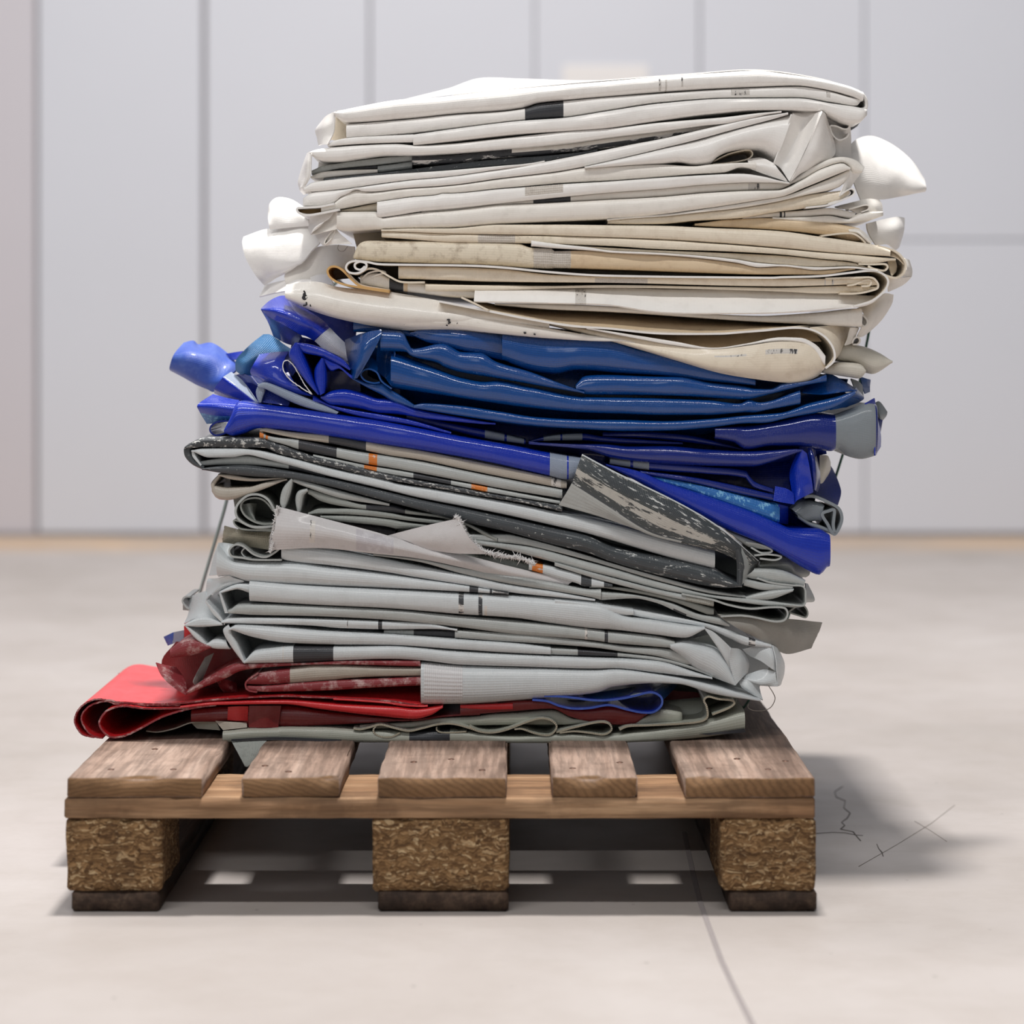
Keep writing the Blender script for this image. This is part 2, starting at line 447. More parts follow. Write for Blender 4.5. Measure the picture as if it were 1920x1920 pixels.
floor_line('joint_line', [(1283, 1560), (1300, 1640), (1312, 1690), (1330, 1740), (1352, 1800), (1380, 1860), (1425, 1950)], 0.006, M['saw'])
cr = [(1580, 1475), (1565, 1485), (1568, 1495), (1585, 1502), (1582, 1515), (1594, 1525), (1588, 1535), (1578, 1542), (1584, 1548), (1576, 1555), (1600, 1560), (1606, 1568), (1614, 1577)]
floor_line('crack', cr, 0.0014, M['crack'], jit=0.6)
floor_line('crack', [(1530, 1563), (1560, 1561), (1585, 1562), (1605, 1566), (1618, 1567)], 0.0009, M['crack'], jit=0.6)
floor_line('crack', [(1644, 1583), (1648, 1592), (1654, 1599), (1656, 1606)], 0.0013, M['crack'], jit=0.6)
floor_line('scratch', [(1610, 1625), (1680, 1585), (1745, 1545), (1790, 1510)], 0.0006, M['scratch'])
floor_line('scratch', [(1715, 1540), (1745, 1558), (1775, 1578)], 0.0006, M['scratch'])

# ------------------------------------------------------------------ the pallet
def rough_box(name, x0, x1, y0, y1, z0, z1, mat, parent, seg=(6, 10, 2), amp=0.0015, bev=0.003, seed=0, chip=0.0):
    """a sawn box with worn, uneven edges"""
    bm = bmesh.new()
    nx, ny, nz = seg
    xs = np.linspace(x0, x1, nx + 1); ys = np.linspace(y0, y1, ny + 1); zs = np.linspace(z0, z1, nz + 1)
    # tighten the outer loops into an edge bevel
    def tight(a):
        if len(a) < 4:
            return np.array([a[0], a[0] + bev, a[-1] - bev, a[-1]])
        a = list(a); return np.array([a[0], a[0] + bev] + a[1:-1] + [a[-1] - bev, a[-1]])
    xs, ys, zs = tight(xs), tight(ys), tight(zs)
    vid = {}
    def vert(i, j, k):
        if (i, j, k) not in vid:
            vid[(i, j, k)] = bm.verts.new((xs[i], ys[j], zs[k]))
        return vid[(i, j, k)]
    I, J, K = len(xs) - 1, len(ys) - 1, len(zs) - 1
    def q(a, b, c, d): bm.faces.new((vert(*a), vert(*b), vert(*c), vert(*d)))
    for i in range(I):
        for j in range(J):
            q((i, j, 0), (i, j + 1, 0), (i + 1, j + 1, 0), (i + 1, j, 0)); q((i, j, K), (i + 1, j, K), (i + 1, j + 1, K), (i, j + 1, K))
    for i in range(I):
        for k in range(K):
            q((i, 0, k), (i + 1, 0, k), (i + 1, 0, k + 1), (i, 0, k + 1)); q((i, J, k), (i, J, k + 1), (i + 1, J, k + 1), (i + 1, J, k))
    for j in range(J):
        for k in range(K):
            q((0, j, k), (0, j, k + 1), (0, j + 1, k + 1), (0, j + 1, k)); q((I, j, k), (I, j + 1, k), (I, j + 1, k + 1), (I, j, k + 1))
    c = Vector(((x0 + x1) / 2, (y0 + y1) / 2, (z0 + z1) / 2))
    h = Vector((x1 - x0, y1 - y0, z1 - z0)) / 2
    for p in bm.verts:
        d = p.co - c
        e = [abs(d[a]) >= h[a] - 1e-6 for a in range(3)]
        if sum(e) >= 2:   # pull true edges in: worn corners
            n = noise.noise(p.co * 40 + Vector((seed, 3, 1)))
            pull = bev * (0.55 + 0.5 * n) + max(0.0, n - 0.15) * chip
            for a in range(3):
                if e[a]: p.co[a] -= math.copysign(pull, d[a])
        nz_ = noise.noise_vector(p.co * 30 + Vector((seed, seed * 2, 5)))
        p.co += Vector((nz_[0], nz_[1], nz_[2])) * amp
    bm.verts.index_update()
    V = [tuple(p.co) for p in bm.verts]; Fc = [tuple(p.index for p in q_.verts) for q_ in bm.faces]
    bm.free()
    return link_mesh(name, V, Fc, [mat], parent=parent)

def px_x(px, Y=0.0, z=0.1):
    # world x at the pallet front for a photo column
    return P(px, 1500, Y * 1000)[0]
PX0, PX1 = px_x(122), px_x(1530)
pallet = thing('pallet', 'worn wooden pallet with pressed chip blocks under the stack of tarpaulins', 'pallet', ((PX0 + PX1) / 2, 0.6, 0))
pal_top = 0.144
boards = [(125, 379), (453, 637), (708, 950), (1035, 1196), (1284, 1528)]
for i, (a, b) in enumerate(boards):
    rough_box('top_board', px_x(a), px_x(b), 0.000 + 0.002 * (i % 2), 1.2, 0.1222, 0.144, M['board'], pallet, (8, 36, 2), 0.0012, 0.002, i * 7.3, 0.006)
for y0 in (0.0, 0.5275, 1.055):
    rough_box('stringer', PX0 - 0.001, PX1 - 0.001, y0, y0 + 0.145, 0.1002, 0.1220, M['stringer'], pallet, (40, 8, 2), 0.0010, 0.002, y0 * 9 + 2, 0.003)
    for (a, b) in ((124, 303), (699, 954), (1352, 1529)):
        rough_box('block', px_x(a), px_x(b), y0, y0 + 0.145, 0.0222, 0.1000, M['chip'], pallet, (22, 18, 12), 0.0022, 0.0035, y0 * 5 + a, 0.004)
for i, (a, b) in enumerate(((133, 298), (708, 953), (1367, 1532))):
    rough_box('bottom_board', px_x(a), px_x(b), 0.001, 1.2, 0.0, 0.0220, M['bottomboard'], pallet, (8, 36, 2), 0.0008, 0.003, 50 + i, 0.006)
def nail(px, py):
    lo, hi = -100.0, 1300.0
    for _ in range(40):
        mid = (lo + hi) / 2
        if P(px, py, mid)[2] < 0.144: hi = mid
        else: lo = mid
    p = P(px, py, lo)
    V, Fc = [], []
    n = 10
    for r, z in ((0.0040, 0.1436), (0.0037, 0.1445), (0.0024, 0.1448)):
        for k in range(n):
            V.append((p[0] + r * math.cos(2 * math.pi * k / n), p[1] + r * math.sin(2 * math.pi * k / n), z))
    for a in range(2):
        for k in range(n):
            Fc.append((a * n + k, a * n + (k + 1) % n, (a + 1) * n + (k + 1) % n, (a + 1) * n + k))
    Fc.append(tuple(range(2 * n, 3 * n)))
    link_mesh('nail', V, Fc, [M['nail']], parent=pallet)
for q in [(208, 1443), (290, 1405), (325, 1443), (497, 1436), (541, 1447), (776, 1429), (846, 1424), (904, 1444), (1074, 1441), (1162, 1430), (1330, 1441), (1382, 1423), (1440, 1443), (1473, 1427)]:
    nail(*q)

# ------------------------------------------------------------------ cloth builders
# Survey frames: each letter is one close-up the stack was measured in (origin, scale); positions
# become real points in the room through P(), each at its own distance.
TILES = {
    '1': (540, 120, 3.2), '2': (1140, 120, 3.097), '3': (440, 350, 3.2), '4': (1100, 380, 3.0), '5': (300, 540, 3.2),
    '6': (850, 600, 2.313), '7': (320, 780, 3.2), '8': (900, 840, 2.743), '9': (120, 1140, 2.743), '0': (780, 1180, 2.667),
    'A': (940, 240, 6.4), 'B': (540, 240, 6.4), 'C': (1240, 180, 4.8), 'D': (740, 480, 4.8), 'E': (1380, 400, 5.647),
    'F': (310, 530, 4.8), 'G': (700, 660, 4.8), 'H': (1080, 650, 6.0), 'I': (1340, 680, 5.647), 'J': (1200, 860, 4.8),
    'K': (330, 800, 4.8), 'L': (700, 820, 4.8), 'M': (1040, 1000, 3.692), 'N': (330, 1000, 4.8), 'O': (720, 1060, 4.8),
    'Q': (130, 1220, 4.8), 'R': (500, 1230, 4.8), 'S': (880, 1260, 3.556), 'p': (0, 0, 1.0)}

def T(*args):
    """T('A', x,y, x,y, ..., 'B', x,y ...) -> photo positions"""
    out = []
    k = None; buf = []
    for a in args:
        if isinstance(a, str):
            k = a; buf = []
            continue
        buf.append(a)
        if len(buf) == 2:
            ox, oy, s = TILES[k]
            out.append((ox + buf[0] / s, oy + buf[1] / s)); buf = []
    return out

def T3(k, rows):
    ox, oy, s = TILES[k]
    return [[(ox + x / s, oy + y / s, d) for (x, y, d) in r] for r in rows]

def pchip(xs, ys, x):
    xs = np.asarray(xs, float); ys = np.asarray(ys, float)
    n = len(xs)
    if n == 1: return np.full_like(np.asarray(x, float), ys[0])
    h = np.diff(xs); dl = np.diff(ys) / h
    m = np.zeros(n)
    m[0], m[-1] = dl[0], dl[-1]
    for i in range(1, n - 1):
        if dl[i - 1] * dl[i] > 0:
            w1 = 2 * h[i] + h[i - 1]; w2 = h[i] + 2 * h[i - 1]
            m[i] = (w1 + w2) / (w1 / dl[i - 1] + w2 / dl[i])
    x = np.clip(x, xs[0], xs[-1])
    i = np.clip(np.searchsorted(xs, x) - 1, 0, n - 2)
    t = (x - xs[i]) / h[i]
    h00 = 2 * t**3 - 3 * t**2 + 1; h10 = t**3 - 2 * t**2 + t; h01 = -2 * t**3 + 3 * t**2; h11 = t**3 - t**2
    return h00 * ys[i] + h10 * h[i] * m[i] + h01 * ys[i + 1] + h11 * h[i] * m[i + 1]

def clean(pts):
    pts = sorted(pts)
    out = [pts[0]]
    for p in pts[1:]:
        if p[0] - out[-1][0] > 2.0: out.append(p)
    return np.array(out)

def catmull(pts, n):
    """resample an open path evenly with a centripetal-like spline"""
    p = np.asarray(pts, float)
    seg = np.sqrt(np.linalg.norm(np.diff(p[:, :2], axis=0), axis=1)) + 1e-6
    t = np.concatenate([[0], np.cumsum(seg)])
    m = np.zeros_like(p)
    for i in range(len(p)):
        a, b = max(i - 1, 0), min(i + 1, len(p) - 1)
        m[i] = (p[b] - p[a]) / (t[b] - t[a])
    tt = np.linspace(0, t[-1], n)
    i = np.clip(np.searchsorted(t, tt, side='right') - 1, 0, len(p) - 2)
    h = (t[i + 1] - t[i])[:, None]; u = ((tt - t[i]) / (t[i + 1] - t[i]))[:, None]
    return ((2 * u**3 - 3 * u**2 + 1) * p[i] + (u**3 - 2 * u**2 + u) * h * m[i] +
            (-2 * u**3 + 3 * u**2) * p[i + 1] + (u**3 - u**2) * h * m[i + 1])

def sheet_mesh(name, G, mats, midx, th, parent, rim_mat=None):
    """G[rows, cols, 3] grid of world points -> a sheet of real thickness with its own cut edges"""
    G = np.asarray(G, float)
    m, n = G.shape[:2]
    du = np.gradient(G, axis=1); dv = np.gradient(G, axis=0)
    N = np.cross(du, dv)
    ln = np.linalg.norm(N, axis=2, keepdims=True)
    N = np.where(ln > 1e-12, N / np.maximum(ln, 1e-12), np.array([0, -1.0, 0]))
    A = (G + N * th / 2).reshape(-1, 3); B = (G - N * th / 2).reshape(-1, 3)
    seg_u = np.concatenate([np.zeros((m, 1)), np.cumsum(np.linalg.norm(np.diff(G, axis=1), axis=2), axis=1)], axis=1)
    seg_v = np.concatenate([np.zeros((1, n)), np.cumsum(np.linalg.norm(np.diff(G, axis=0), axis=2), axis=0)], axis=0)
    U = np.tile(seg_u.mean(axis=0) + G[:, 0, 0].mean(), (m, 1)); Vv = np.tile(seg_v.mean(axis=1)[:, None], (1, n)) + G[0, 0, 2]
    uv = np.stack([U, Vv], axis=2).reshape(-1, 2)
    idx = lambda i, j: i * n + j
    ii, jj = np.meshgrid(np.arange(m - 1), np.arange(n - 1), indexing='ij')
    q = np.stack([idx(ii, jj), idx(ii, jj + 1), idx(ii + 1, jj + 1), idx(ii + 1, jj)], axis=2).reshape(-1, 4)
    fm = np.asarray(midx).reshape(-1)
    off = m * n
    q2 = q[:, ::-1] + off
    # rim
    loop = [idx(0, j) for j in range(n)] + [idx(i, n - 1) for i in range(1, m)] + \
           [idx(m - 1, j) for j in range(n - 2, -1, -1)] + [idx(i, 0) for i in range(m - 2, 0, -1)]
    k = len(loop)
    la = np.array(loop)
    RV = np.concatenate([A[la], B[la]]); ruv = np.concatenate([uv[la], uv[la]])
    base = 2 * off
    rq = [(base + t, base + k + t, base + k + (t + 1) % k, base + (t + 1) % k) for t in range(k)]
    verts = np.concatenate([A, B, RV]); uvs = np.concatenate([uv, uv, ruv])
    # rim takes the colour of the face it borders (or the edge material)
    def face_of(a, b):
        i0, j0 = divmod(a, n); i1, j1 = divmod(b, n)
        i = min(i0, i1, m - 2); j = min(j0, j1, n - 2)
        return i * (n - 1) + j
    rim = len(mats) if rim_mat else None
    rfm = [rim if rim is not None else int(fm[face_of(loop[t], loop[(t + 1) % k])]) for t in range(k)]
    ml = list(mats) + ([rim_mat] if rim_mat else [])
    faces = q.tolist() + q2.tolist() + rq
    return link_mesh(name, verts, faces, ml, np.concatenate([fm, fm, np.array(rfm)]), uvs, None, parent)

def mat_list(base, marks):
    names = [base] + [k[2] for k in marks]
    uniq = list(dict.fromkeys(names))
    return [M[k] for k in uniq], {k: i for i, k in enumerate(uniq)}

SEED = [0]
def wob(x, y, s):
    return noise.noise(Vector((x, y, s)))

def band(par, mat, top, bot, d=240, L=680, bulge=1.0, marks=(), name='fold', left=0, right=0, wr=1.0, th=1.3, tmode=False,
         power=0.8, dx=6.0, deep=0, back=True, thin=1.0):
    """one visible fold of a tarpaulin: rounded lip toward the viewer, both plies running back into the stack.
    top / bot are its upper and lower outline; marks = (x0, x1, material[, s0, s1])"""
    SEED[0] += 1
    sd = SEED[0] * 1.37
    if tmode:
        n = max(10, int(max(np.abs(np.diff(np.array(top), axis=0)).sum(), 30) / 5))
        a = catmull(top, n); b = catmull(bot, n)
        xs = (a[:, 0] + b[:, 0]) / 2
    else:
        tp, bt = clean(top), clean(bot)
        x0 = max(tp[0, 0], bt[0, 0]) if abs(tp[0, 0] - bt[0, 0]) > 40 else min(tp[0, 0], bt[0, 0])
        x1 = min(tp[-1, 0], bt[-1, 0]) if abs(tp[-1, 0] - bt[-1, 0]) > 40 else max(tp[-1, 0], bt[-1, 0])
        xs = set(np.linspace(x0, x1, max(8, int((x1 - x0) / dx))).tolist())
        for k in marks:
            for e in k[:2]:
                if x0 < e < x1: xs |= {e - 0.3, e + 0.3}
        for rr, e, s in ((left, x0, 1), (right, x1, -1)):
            if rr:
                for t in (0.02, 0.06, 0.12, 0.2, 0.3, 0.45): xs.add(e + s * rr * t)
        xs = np.array(sorted(xs))
        a = np.stack([xs, pchip(tp[:, 0], tp[:, 1], xs)], 1); b = np.stack([xs, pchip(bt[:, 0], bt[:, 1], xs)], 1)
        n = len(xs)
    hpx = np.hypot(b[:, 0] - a[:, 0], b[:, 1] - a[:, 1])
    mid = (a + b) / 2
    hm = np.maximum(hpx - 1.8, 1.6)
    dirv = (b - a) / np.maximum(hpx, 1e-6)[:, None]
    dirv[hpx < 1e-3] = (0, 1)
    a = mid - dirv * hm[:, None] / 2; b = mid + dirv * hm[:, None] / 2
    angs = np.linspace(90, -90, 13)
    rows_back_top = [1.0, 0.6, 0.3, 0.12, 0.03] if L > 100 else [1.0, 0.4]
    cols = []
    darr = pchip([p[0] for p in d], [p[1] for p in d], xs) if not isinstance(d, (int, float)) else np.full(n, float(d))
    for j in range(n):
        h = hm[j] / 1.62   # mm
        r = min(max(h * 0.5, 1.2), 21.0) * bulge
        dd = darr[j] + deep + wr * 1.6 * wob(xs[j] / 90, sd, 0)
        if not tmode:
            for rr, e, s in ((left, xs[0], 1), (right, xs[-1], -1)):
                if rr:
                    t = min(max((xs[j] - e) * s / rr, 0), 1)
                    dd += rr / 1.62 * (1 - math.sqrt(max(0, 1 - (1 - t) ** 2)))
        pt = Vector(P(a[j, 0], a[j, 1], dd + r)); pb = Vector(P(b[j, 0], b[j, 1], dd + r))
        c = (pt + pb) / 2; hv = (pt - pb) / 2
        col = []
        hz = max((pt.z - pb.z) / 2, 1e-5)
        grow = max(hz, 0.007) - hz if (not tmode and L > 200) else 0.0
        for f in rows_back_top:
            p = pt.copy(); p.y += f * L / 1000; p.z += grow * min(max((f - 0.1) / 0.4, 0), 1) - 0.0008 * f * 3
            col.append(p)
        for q in angs:
            sn, cs = math.sin(R(q)), math.cos(R(q))
            sgn = 1 if sn >= 0 else -1
            k = sgn * abs(sn) ** power
            p = c + hv * k
            w = wr * 0.5 * wob(xs[j] / 38, q / 55 + sd, sd) + wr * 0.9 * wob(xs[j] / 130, q / 80, sd + 9)
            p.y -= (r * abs(cs) ** power + w * abs(cs)) / 1000
            col.append(p)
        for f in rows_back_top[::-1]:
            p = pb.copy(); p.y += f * L / 1000; p.z -= grow * min(max((f - 0.1) / 0.4, 0), 1) - 0.0008 * f * 3
            col.append(p)
        if back:
            p = c.copy(); p.y += L / 1000 + r / 1000 * 0.6
            col.append(p)
            q0 = col[0].copy(); q0.z -= 0.0001
            col.append(q0)
        cols.append(col)
    G = np.array([[tuple(p) for p in col] for col in cols]).transpose(1, 0, 2)
    mats, mi = mat_list(mat, marks)
    m = G.shape[0]
    fm = np.zeros((m - 1, n - 1), dtype=int)
    nb = len(rows_back_top)
    cx = (xs[:-1] + xs[1:]) / 2
    for k in marks:
        sel = (cx > k[0]) & (cx < k[1])
        s0, s1 = (k[3], k[4]) if len(k) > 3 else (-1, 2)
        for i in range(m - 1):
            s = (i - nb + 0.5) / 13
            if s0 <= s <= s1: fm[i, sel] = mi[k[2]]
    return sheet_mesh(name, G[:, ::-1], mats, fm[:, ::-1], th / 1000 * thin, par)

def roll(par, mat, top, bot, d=240, L=120, **kw):
    kw.setdefault('name', 'corner_fold')
    return band(par, mat, top, bot, d, L, tmode=True, **kw)

def ribbon(par, mat, path, d=240, L=220, th=2.0, name='edge_loop', edge=None, fray=0.0, dpath=None, tilt=0.0, step=3.0):
    """a ply seen edge-on: its edge follows the path and the ply runs straight back"""
    SEED[0] += 1
    p = np.asarray(path, float)
    ln = np.linalg.norm(np.diff(p, axis=0), axis=1).sum()
    q = catmull(p, max(12, int(ln / step)))
    rng = random.Random(SEED[0])
    rows = [0, 2, 8, 25, 60, L * 0.5, L] if L > 130 else [0, 2, L * 0.4, L]
    G = []
    base = [Vector(P(x, y, d + 1.2 * wob(x / 40, y / 40, SEED[0]))) for x, y in q]
    for f in rows:
        row = []
        for b in base:
            v = b.copy(); v.y += f / 1000; v.z += tilt * f / 1000
            if f == 0 and fray: v.y += rng.uniform(-fray, fray) / 1000; v.z += rng.uniform(-fray, fray) / 2500
            row.append(tuple(v))
        G.append(row)
    G = np.array(G)
    fm = np.zeros((G.shape[0] - 1, G.shape[1] - 1), dtype=int)
    return sheet_mesh(name, G, [M[mat]], fm, th / 1000, par, M[edge] if edge else None)

def patch(par, mat, grid, name='flap', th=1.3, su=7, sv=6, lin_u=False, lin_v=False, marks=(), wr=1.0, edge=None, rag=0.0):
    """free sheet through a net of (px, py, depth) points"""
    SEED[0] += 1
    g = np.asarray(grid, float)
    def up(a, k, lin):
        n = a.shape[0]
        t = np.linspace(0, n - 1, (n - 1) * k + 1)
        i = np.clip(t.astype(int), 0, n - 2); u = (t - i)[:, None, None]
        if lin or n == 2:
            return a[i] * (1 - u) + a[i + 1] * u
        mm = np.empty_like(a)
        mm[1:-1] = (a[2:] - a[:-2]) / 2; mm[0] = a[1] - a[0]; mm[-1] = a[-1] - a[-2]
        return ((2 * u**3 - 3 * u**2 + 1) * a[i] + (u**3 - 2 * u**2 + u) * mm[i] + (-2 * u**3 + 3 * u**2) * a[i + 1] + (u**3 - u**2) * mm[i + 1])
    g = up(g, sv, lin_v)
    g = up(g.transpose(1, 0, 2), su, lin_u).transpose(1, 0, 2)
    m, n = g.shape[:2]
    rng = random.Random(SEED[0])
    G = np.empty_like(g)
    for i in range(m):
        for j in range(n):
            x, y, d = g[i, j]
            if rag and (j == n - 1): x += rng.uniform(-rag, rag)
            if rag and (j == 0): x += rng.uniform(-rag, rag)
            d += wr * (1.4 * wob(x / 55, y / 45, SEED[0] * 2.1) + 0.5 * wob(x / 18, y / 18, SEED[0]))
            G[i, j] = P(x, y, d)
    mats, mi = mat_list(mat, marks)
    fm = np.zeros((m - 1, n - 1), dtype=int)
    for k in marks:   # (u0, u1, material, v0, v1) as fractions
        for i in range(m - 1):
            for j in range(n - 1):
                u, v = (j + .5) / (n - 1), (i + .5) / (m - 1)
                if k[0] <= u <= k[1] and k[3] <= v <= k[4]: fm[i, j] = mi[k[2]]
    return sheet_mesh(name, G, mats, fm, th / 1000, par, M[edge] if edge else None)

def tube(name, pts, r, mat, par, seg=6):
    pts = [Vector(p) for p in pts]
    V, Fc = [], []
    for i, p in enumerate(pts):
        t = (pts[min(i + 1, len(pts) - 1)] - pts[max(i - 1, 0)]).normalized()
        u = t.cross(Vector((0, 1, 0.2))).normalized(); w = t.cross(u)
        for k in range(seg):
            a = 2 * math.pi * k / seg
            V.append(tuple(p + (u * math.cos(a) + w * math.sin(a)) * r))
    for i in range(len(pts) - 1):
        for k in range(seg):
            Fc.append((i * seg + k, i * seg + (k + 1) % seg, (i + 1) * seg + (k + 1) % seg, (i + 1) * seg + k))
    return link_mesh(name, V, Fc, [M[mat]], parent=par)

def fringe(par, path, d, n, length, mat='fray', name='frayed_edge'):
    """torn edge: a ragged cord of threads with loose hairs"""
    q = catmull(np.asarray(path, float), n)
    rng = random.Random(n)
    V, Fc = [], []
    def hair(p, v, r):
        b = len(V)
        u = Vector(v).cross(Vector((0, 1, 0))).normalized() * r; w = Vector((0, r, 0))
        for k in (u, w, -u, -w): V.append(tuple(p + k))
        V.append(tuple(p + Vector(v)))
        for k in range(4): Fc.append((b + k, b + (k + 1) % 4, b + 4))
    for i in range(n):
        p = Vector(P(q[i, 0], q[i, 1], d))
        for k in range(4):
            a = rng.uniform(0, 2 * math.pi)
            l = length * rng.uniform(0.4, 1.2) * (2.2 if rng.random() < 0.06 else 1)
            hair(p + Vector((rng.uniform(-1, 1), rng.uniform(-1, 1), rng.uniform(-1, 1))) * 0.0012,
                 (math.cos(a) * l / 1000, rng.uniform(-0.6, 0.2) * l / 1000, math.sin(a) * l / 1000), 0.0007)
    o = link_mesh(name, V, Fc, [M[mat]], parent=par)
    o['kind'] = 'stuff'
    return o

def tarp(name, label, y_px, d=240, x_px=900):
    p = P(x_px, y_px, d)
    return thing(name, label, 'tarpaulin', p, 'folded tarpaulins stacked on the pallet')

def core(par, mat, top, bot, d=330, L=430):
    """backing added inside a folded tarpaulin to stop light leaking in from behind"""
    n = 24
    a = catmull(np.array(top, float), n); b = catmull(np.array(bot, float), n)
    front = [[P(*p, d) for p in a], [P(*p, d - 6) for p in (a + b) / 2], [P(*p, d) for p in b]]
    G = [[(x, y + L / 1000, z) for x, y, z in front[0]]] + front + [[(x, y + L / 1000, z) for x, y, z in front[2]]]
    return sheet_mesh('fold_backing', np.array(G), [M[mat]], np.zeros((4, n - 1), dtype=int), 0.0015, par)

# ================================================================== THE STACK, from the top down
# ---- 1 top white tarpaulin
t = tarp('folded_tarpaulin', 'bright white folded tarpaulin lying on top of the whole stack', 270)
patch(t, 'white', [[(629, 209, 262), (700, 199, 262), (812, 181, 262), (1000, 162, 262), (1140, 150, 262), (1300, 138, 262), (1418, 131, 262), (1530, 146, 262), (1612, 170, 262)],
                   [(720, 196, 340), (790, 182, 340), (860, 168, 340), (1000, 156, 340), (1140, 151, 340), (1300, 141, 340), (1418, 136, 340), (1525, 152, 340), (1600, 176, 340)],
                   [(830, 172, 450), (870, 160, 450), (906, 147, 450), (1000, 150, 450), (1130, 154, 450), (1290, 146, 450), (1400, 142, 450), (1500, 160, 450), (1580, 186, 450)],
                   [(860, 190, 700), (880, 180, 700), (920, 172, 700), (1000, 172, 700), (1120, 172, 700), (1280, 170, 700), (1380, 170, 700), (1470, 180, 700), (1540, 200, 700)]], name='top_sheet', wr=1.2)
band(t, 'white', T('1', 275,290, 400,262, 690,213, 870,203, 1200,168, 1500,140, 1920,105, '2', 300,75, 600,55, 860,40, 1000,55, 1200,85, 1400,130, 1480,165),
     T('1', 275,300, 350,352, 700,330, 1000,300, 1300,280, 1420,262, 1500,235, 1650,218, 1920,195, '2', 300,165, 600,145, 850,135, 1100,125, 1250,145, 1420,190, 1480,215), 240,
     marks=[(1234, 1239, 'ticks', .2, .8), (1246, 1250, 'ticks'), (1276, 1280, 'ticks', .1, .6)], bulge=1.25)
band(t, 'white', T('1', 352,362, 700,335, 1000,305, 1300,285, 1420,268, 1500,242, 1650,224, 1920,200, '2', 300,172, 600,152, 850,140, 1100,132, 1250,152, 1400,192, 1465,208),
     T('1', 356,449, 700,420, 1000,385, 1425,335, 1650,320, 1920,278, '2', 300,223, 700,196, 1100,194, 1300,222, 1440,243, 1468,215), 244, marks=[(984, 1056, 'black'), (1370, 1405, 'ticks', .2, .6), (1548, 1556, 'ticks', .2, .5)], right=14)
band(t, 'white', T('1', 238,482, 300,454, 400,440, 560,432, 752,422), T('1', 245,492, 500,476, 752,469), 242)
band(t, 'white', T('1', 752,424, 1000,389, 1425,339, 1650,324, 1920,283, '2', 300,230, 700,202, 1100,200, 1300,230, 1440,250, 1500,264),
     T('1', 768,487, 1000,462, 1400,420, 1920,385, '2', 300,330, 600,290, 880,268, 1060,268, 1240,276, 1310,310, 1400,346, 1450,345, 1500,300), 238, bulge=0.9, right=10)
patch(t, 'white', [[(629, 209, 243), (612, 218, 262), (600, 232, 300)], [(628, 228, 241), (606, 238, 256), (592, 244, 305)],
                   [(626, 248, 242), (606, 254, 254), (595, 258, 300)], [(615, 271, 241), (604, 271, 252), (598, 273, 290)]], name='corner_fold', su=6, sv=5)
patch(t, 'cream', [[(624, 214, 286), (645, 226, 286), (664, 240, 286)], [(614, 262, 286), (640, 264, 286), (664, 266, 286)]], name='ply_or_backing')  # cream stands for the tan light inside this white cavity
roll(t, 'white', T('2', 1478,160, 1506,205, 1504,262, 1470,268), T('2', 1462,172, 1488,210, 1488,250, 1460,255), 252)

core(t, 'white', [(655,236),(1009,200),(1418,165),(1585,190)], [(655,268),(1009,240),(1418,208),(1585,206)])

# ---- 2 white tarpaulin with black smears
t = tarp('folded_tarpaulin', 'white folded tarpaulin with long ragged black smears, second from the top', 340)
band(t, 'white', T('B', 265,288, 330,262, 500,237, 900,207, 1300,193, 1560,212, 1920,192, 'A', 0,127, 700,52, 1300,8, 'C', 0,238, 560,192, 900,152, 1080,140),
     T('B', 270,310, 340,370, 450,400, 600,400, 860,365, 1200,325, 1500,325, 1920,305, 'A', 0,255, 850,175, 1300,110, 1920,38, 'C', 420,262, 560,250, 800,200, 1000,158, 1080,146), 241)
band(t, 'grey', T('B', 285,512, 430,452, 600,427, 860,388, 1250,348, 1500,338), T('B', 285,562, 400,533, 560,495, 1070,443, 1500,390), 262)
band(t, 'black', T('B', 420,520, 700,480, 1070,446), T('B', 420,532, 700,510, 1073,494), 268)
band(t, 'offwhite', T('B', 275,582, 420,527, 700,507, 1075,496), T('B', 275,603, 420,606, 700,578, 1076,541), 258)
band(t, 'grey', T('B', 1078,455, 1300,428, 1490,395), T('B', 1078,545, 1300,515, 1490,492), 266)  # white ply in shade, the shade put into its grey colour
band(t, 'offwhite', T('B', 1500,338, 1920,328, 'A', 0,262, 850,187, 1300,122, 1920,47, 'C', 420,268, 560,254), T('B', 1490,452, 1920,432, 'A', 0,366, 700,312, 1000,277, 1400,222, 1600,188, 1920,135, 'C', 420,290, 560,262), 258,
     marks=[(772, 1300, 'blackworn', .45, 1.2), (772, 960, 'black', .0, .45)], wr=0.6)
band(t, 'charcoal', T('B', 430,612, 1080,548, 1490,494, 1920,438, 'A', 0,372, 700,318, 1000,284, 1150,262), T('B', 430,630, 1070,566, 1920,507, 'A', 0,448, 400,420, 640,382, 1000,312, 1150,270), 254)
band(t, 'white', T('B', 195,718, 300,652, 430,632, 1070,567, 1920,510, 'A', 0,454, 430,417, 520,400), T('B', 200,760, 300,765, 640,738, 1070,675, 1500,620, 1920,582, 'A', 0,490, 300,448, 520,405), 243)
patch(t, 'white', T3('B', [[(285, 302, 241), (262, 284, 250), (232, 305, 300)], [(280, 420, 241), (228, 410, 247), (185, 435, 305)], [(274, 570, 241), (210, 560, 246), (138, 585, 305)],
                           [(235, 650, 242), (185, 660, 247), (126, 665, 300)], [(195, 712, 243), (160, 715, 252), (140, 725, 295)]]), name='corner_fold')
patch(t, 'white', T3('B', [[(195, 712, 243), (160, 715, 252), (138, 715, 295)], [(240, 745, 244), (190, 755, 252), (150, 755, 290)], [(280, 768, 246), (225, 785, 256), (195, 800, 285)]]), name='corner_fold')

core(t, 'white', [(600,292),(1009,245),(1340,228)], [(592,338),(1009,312),(1340,236)])

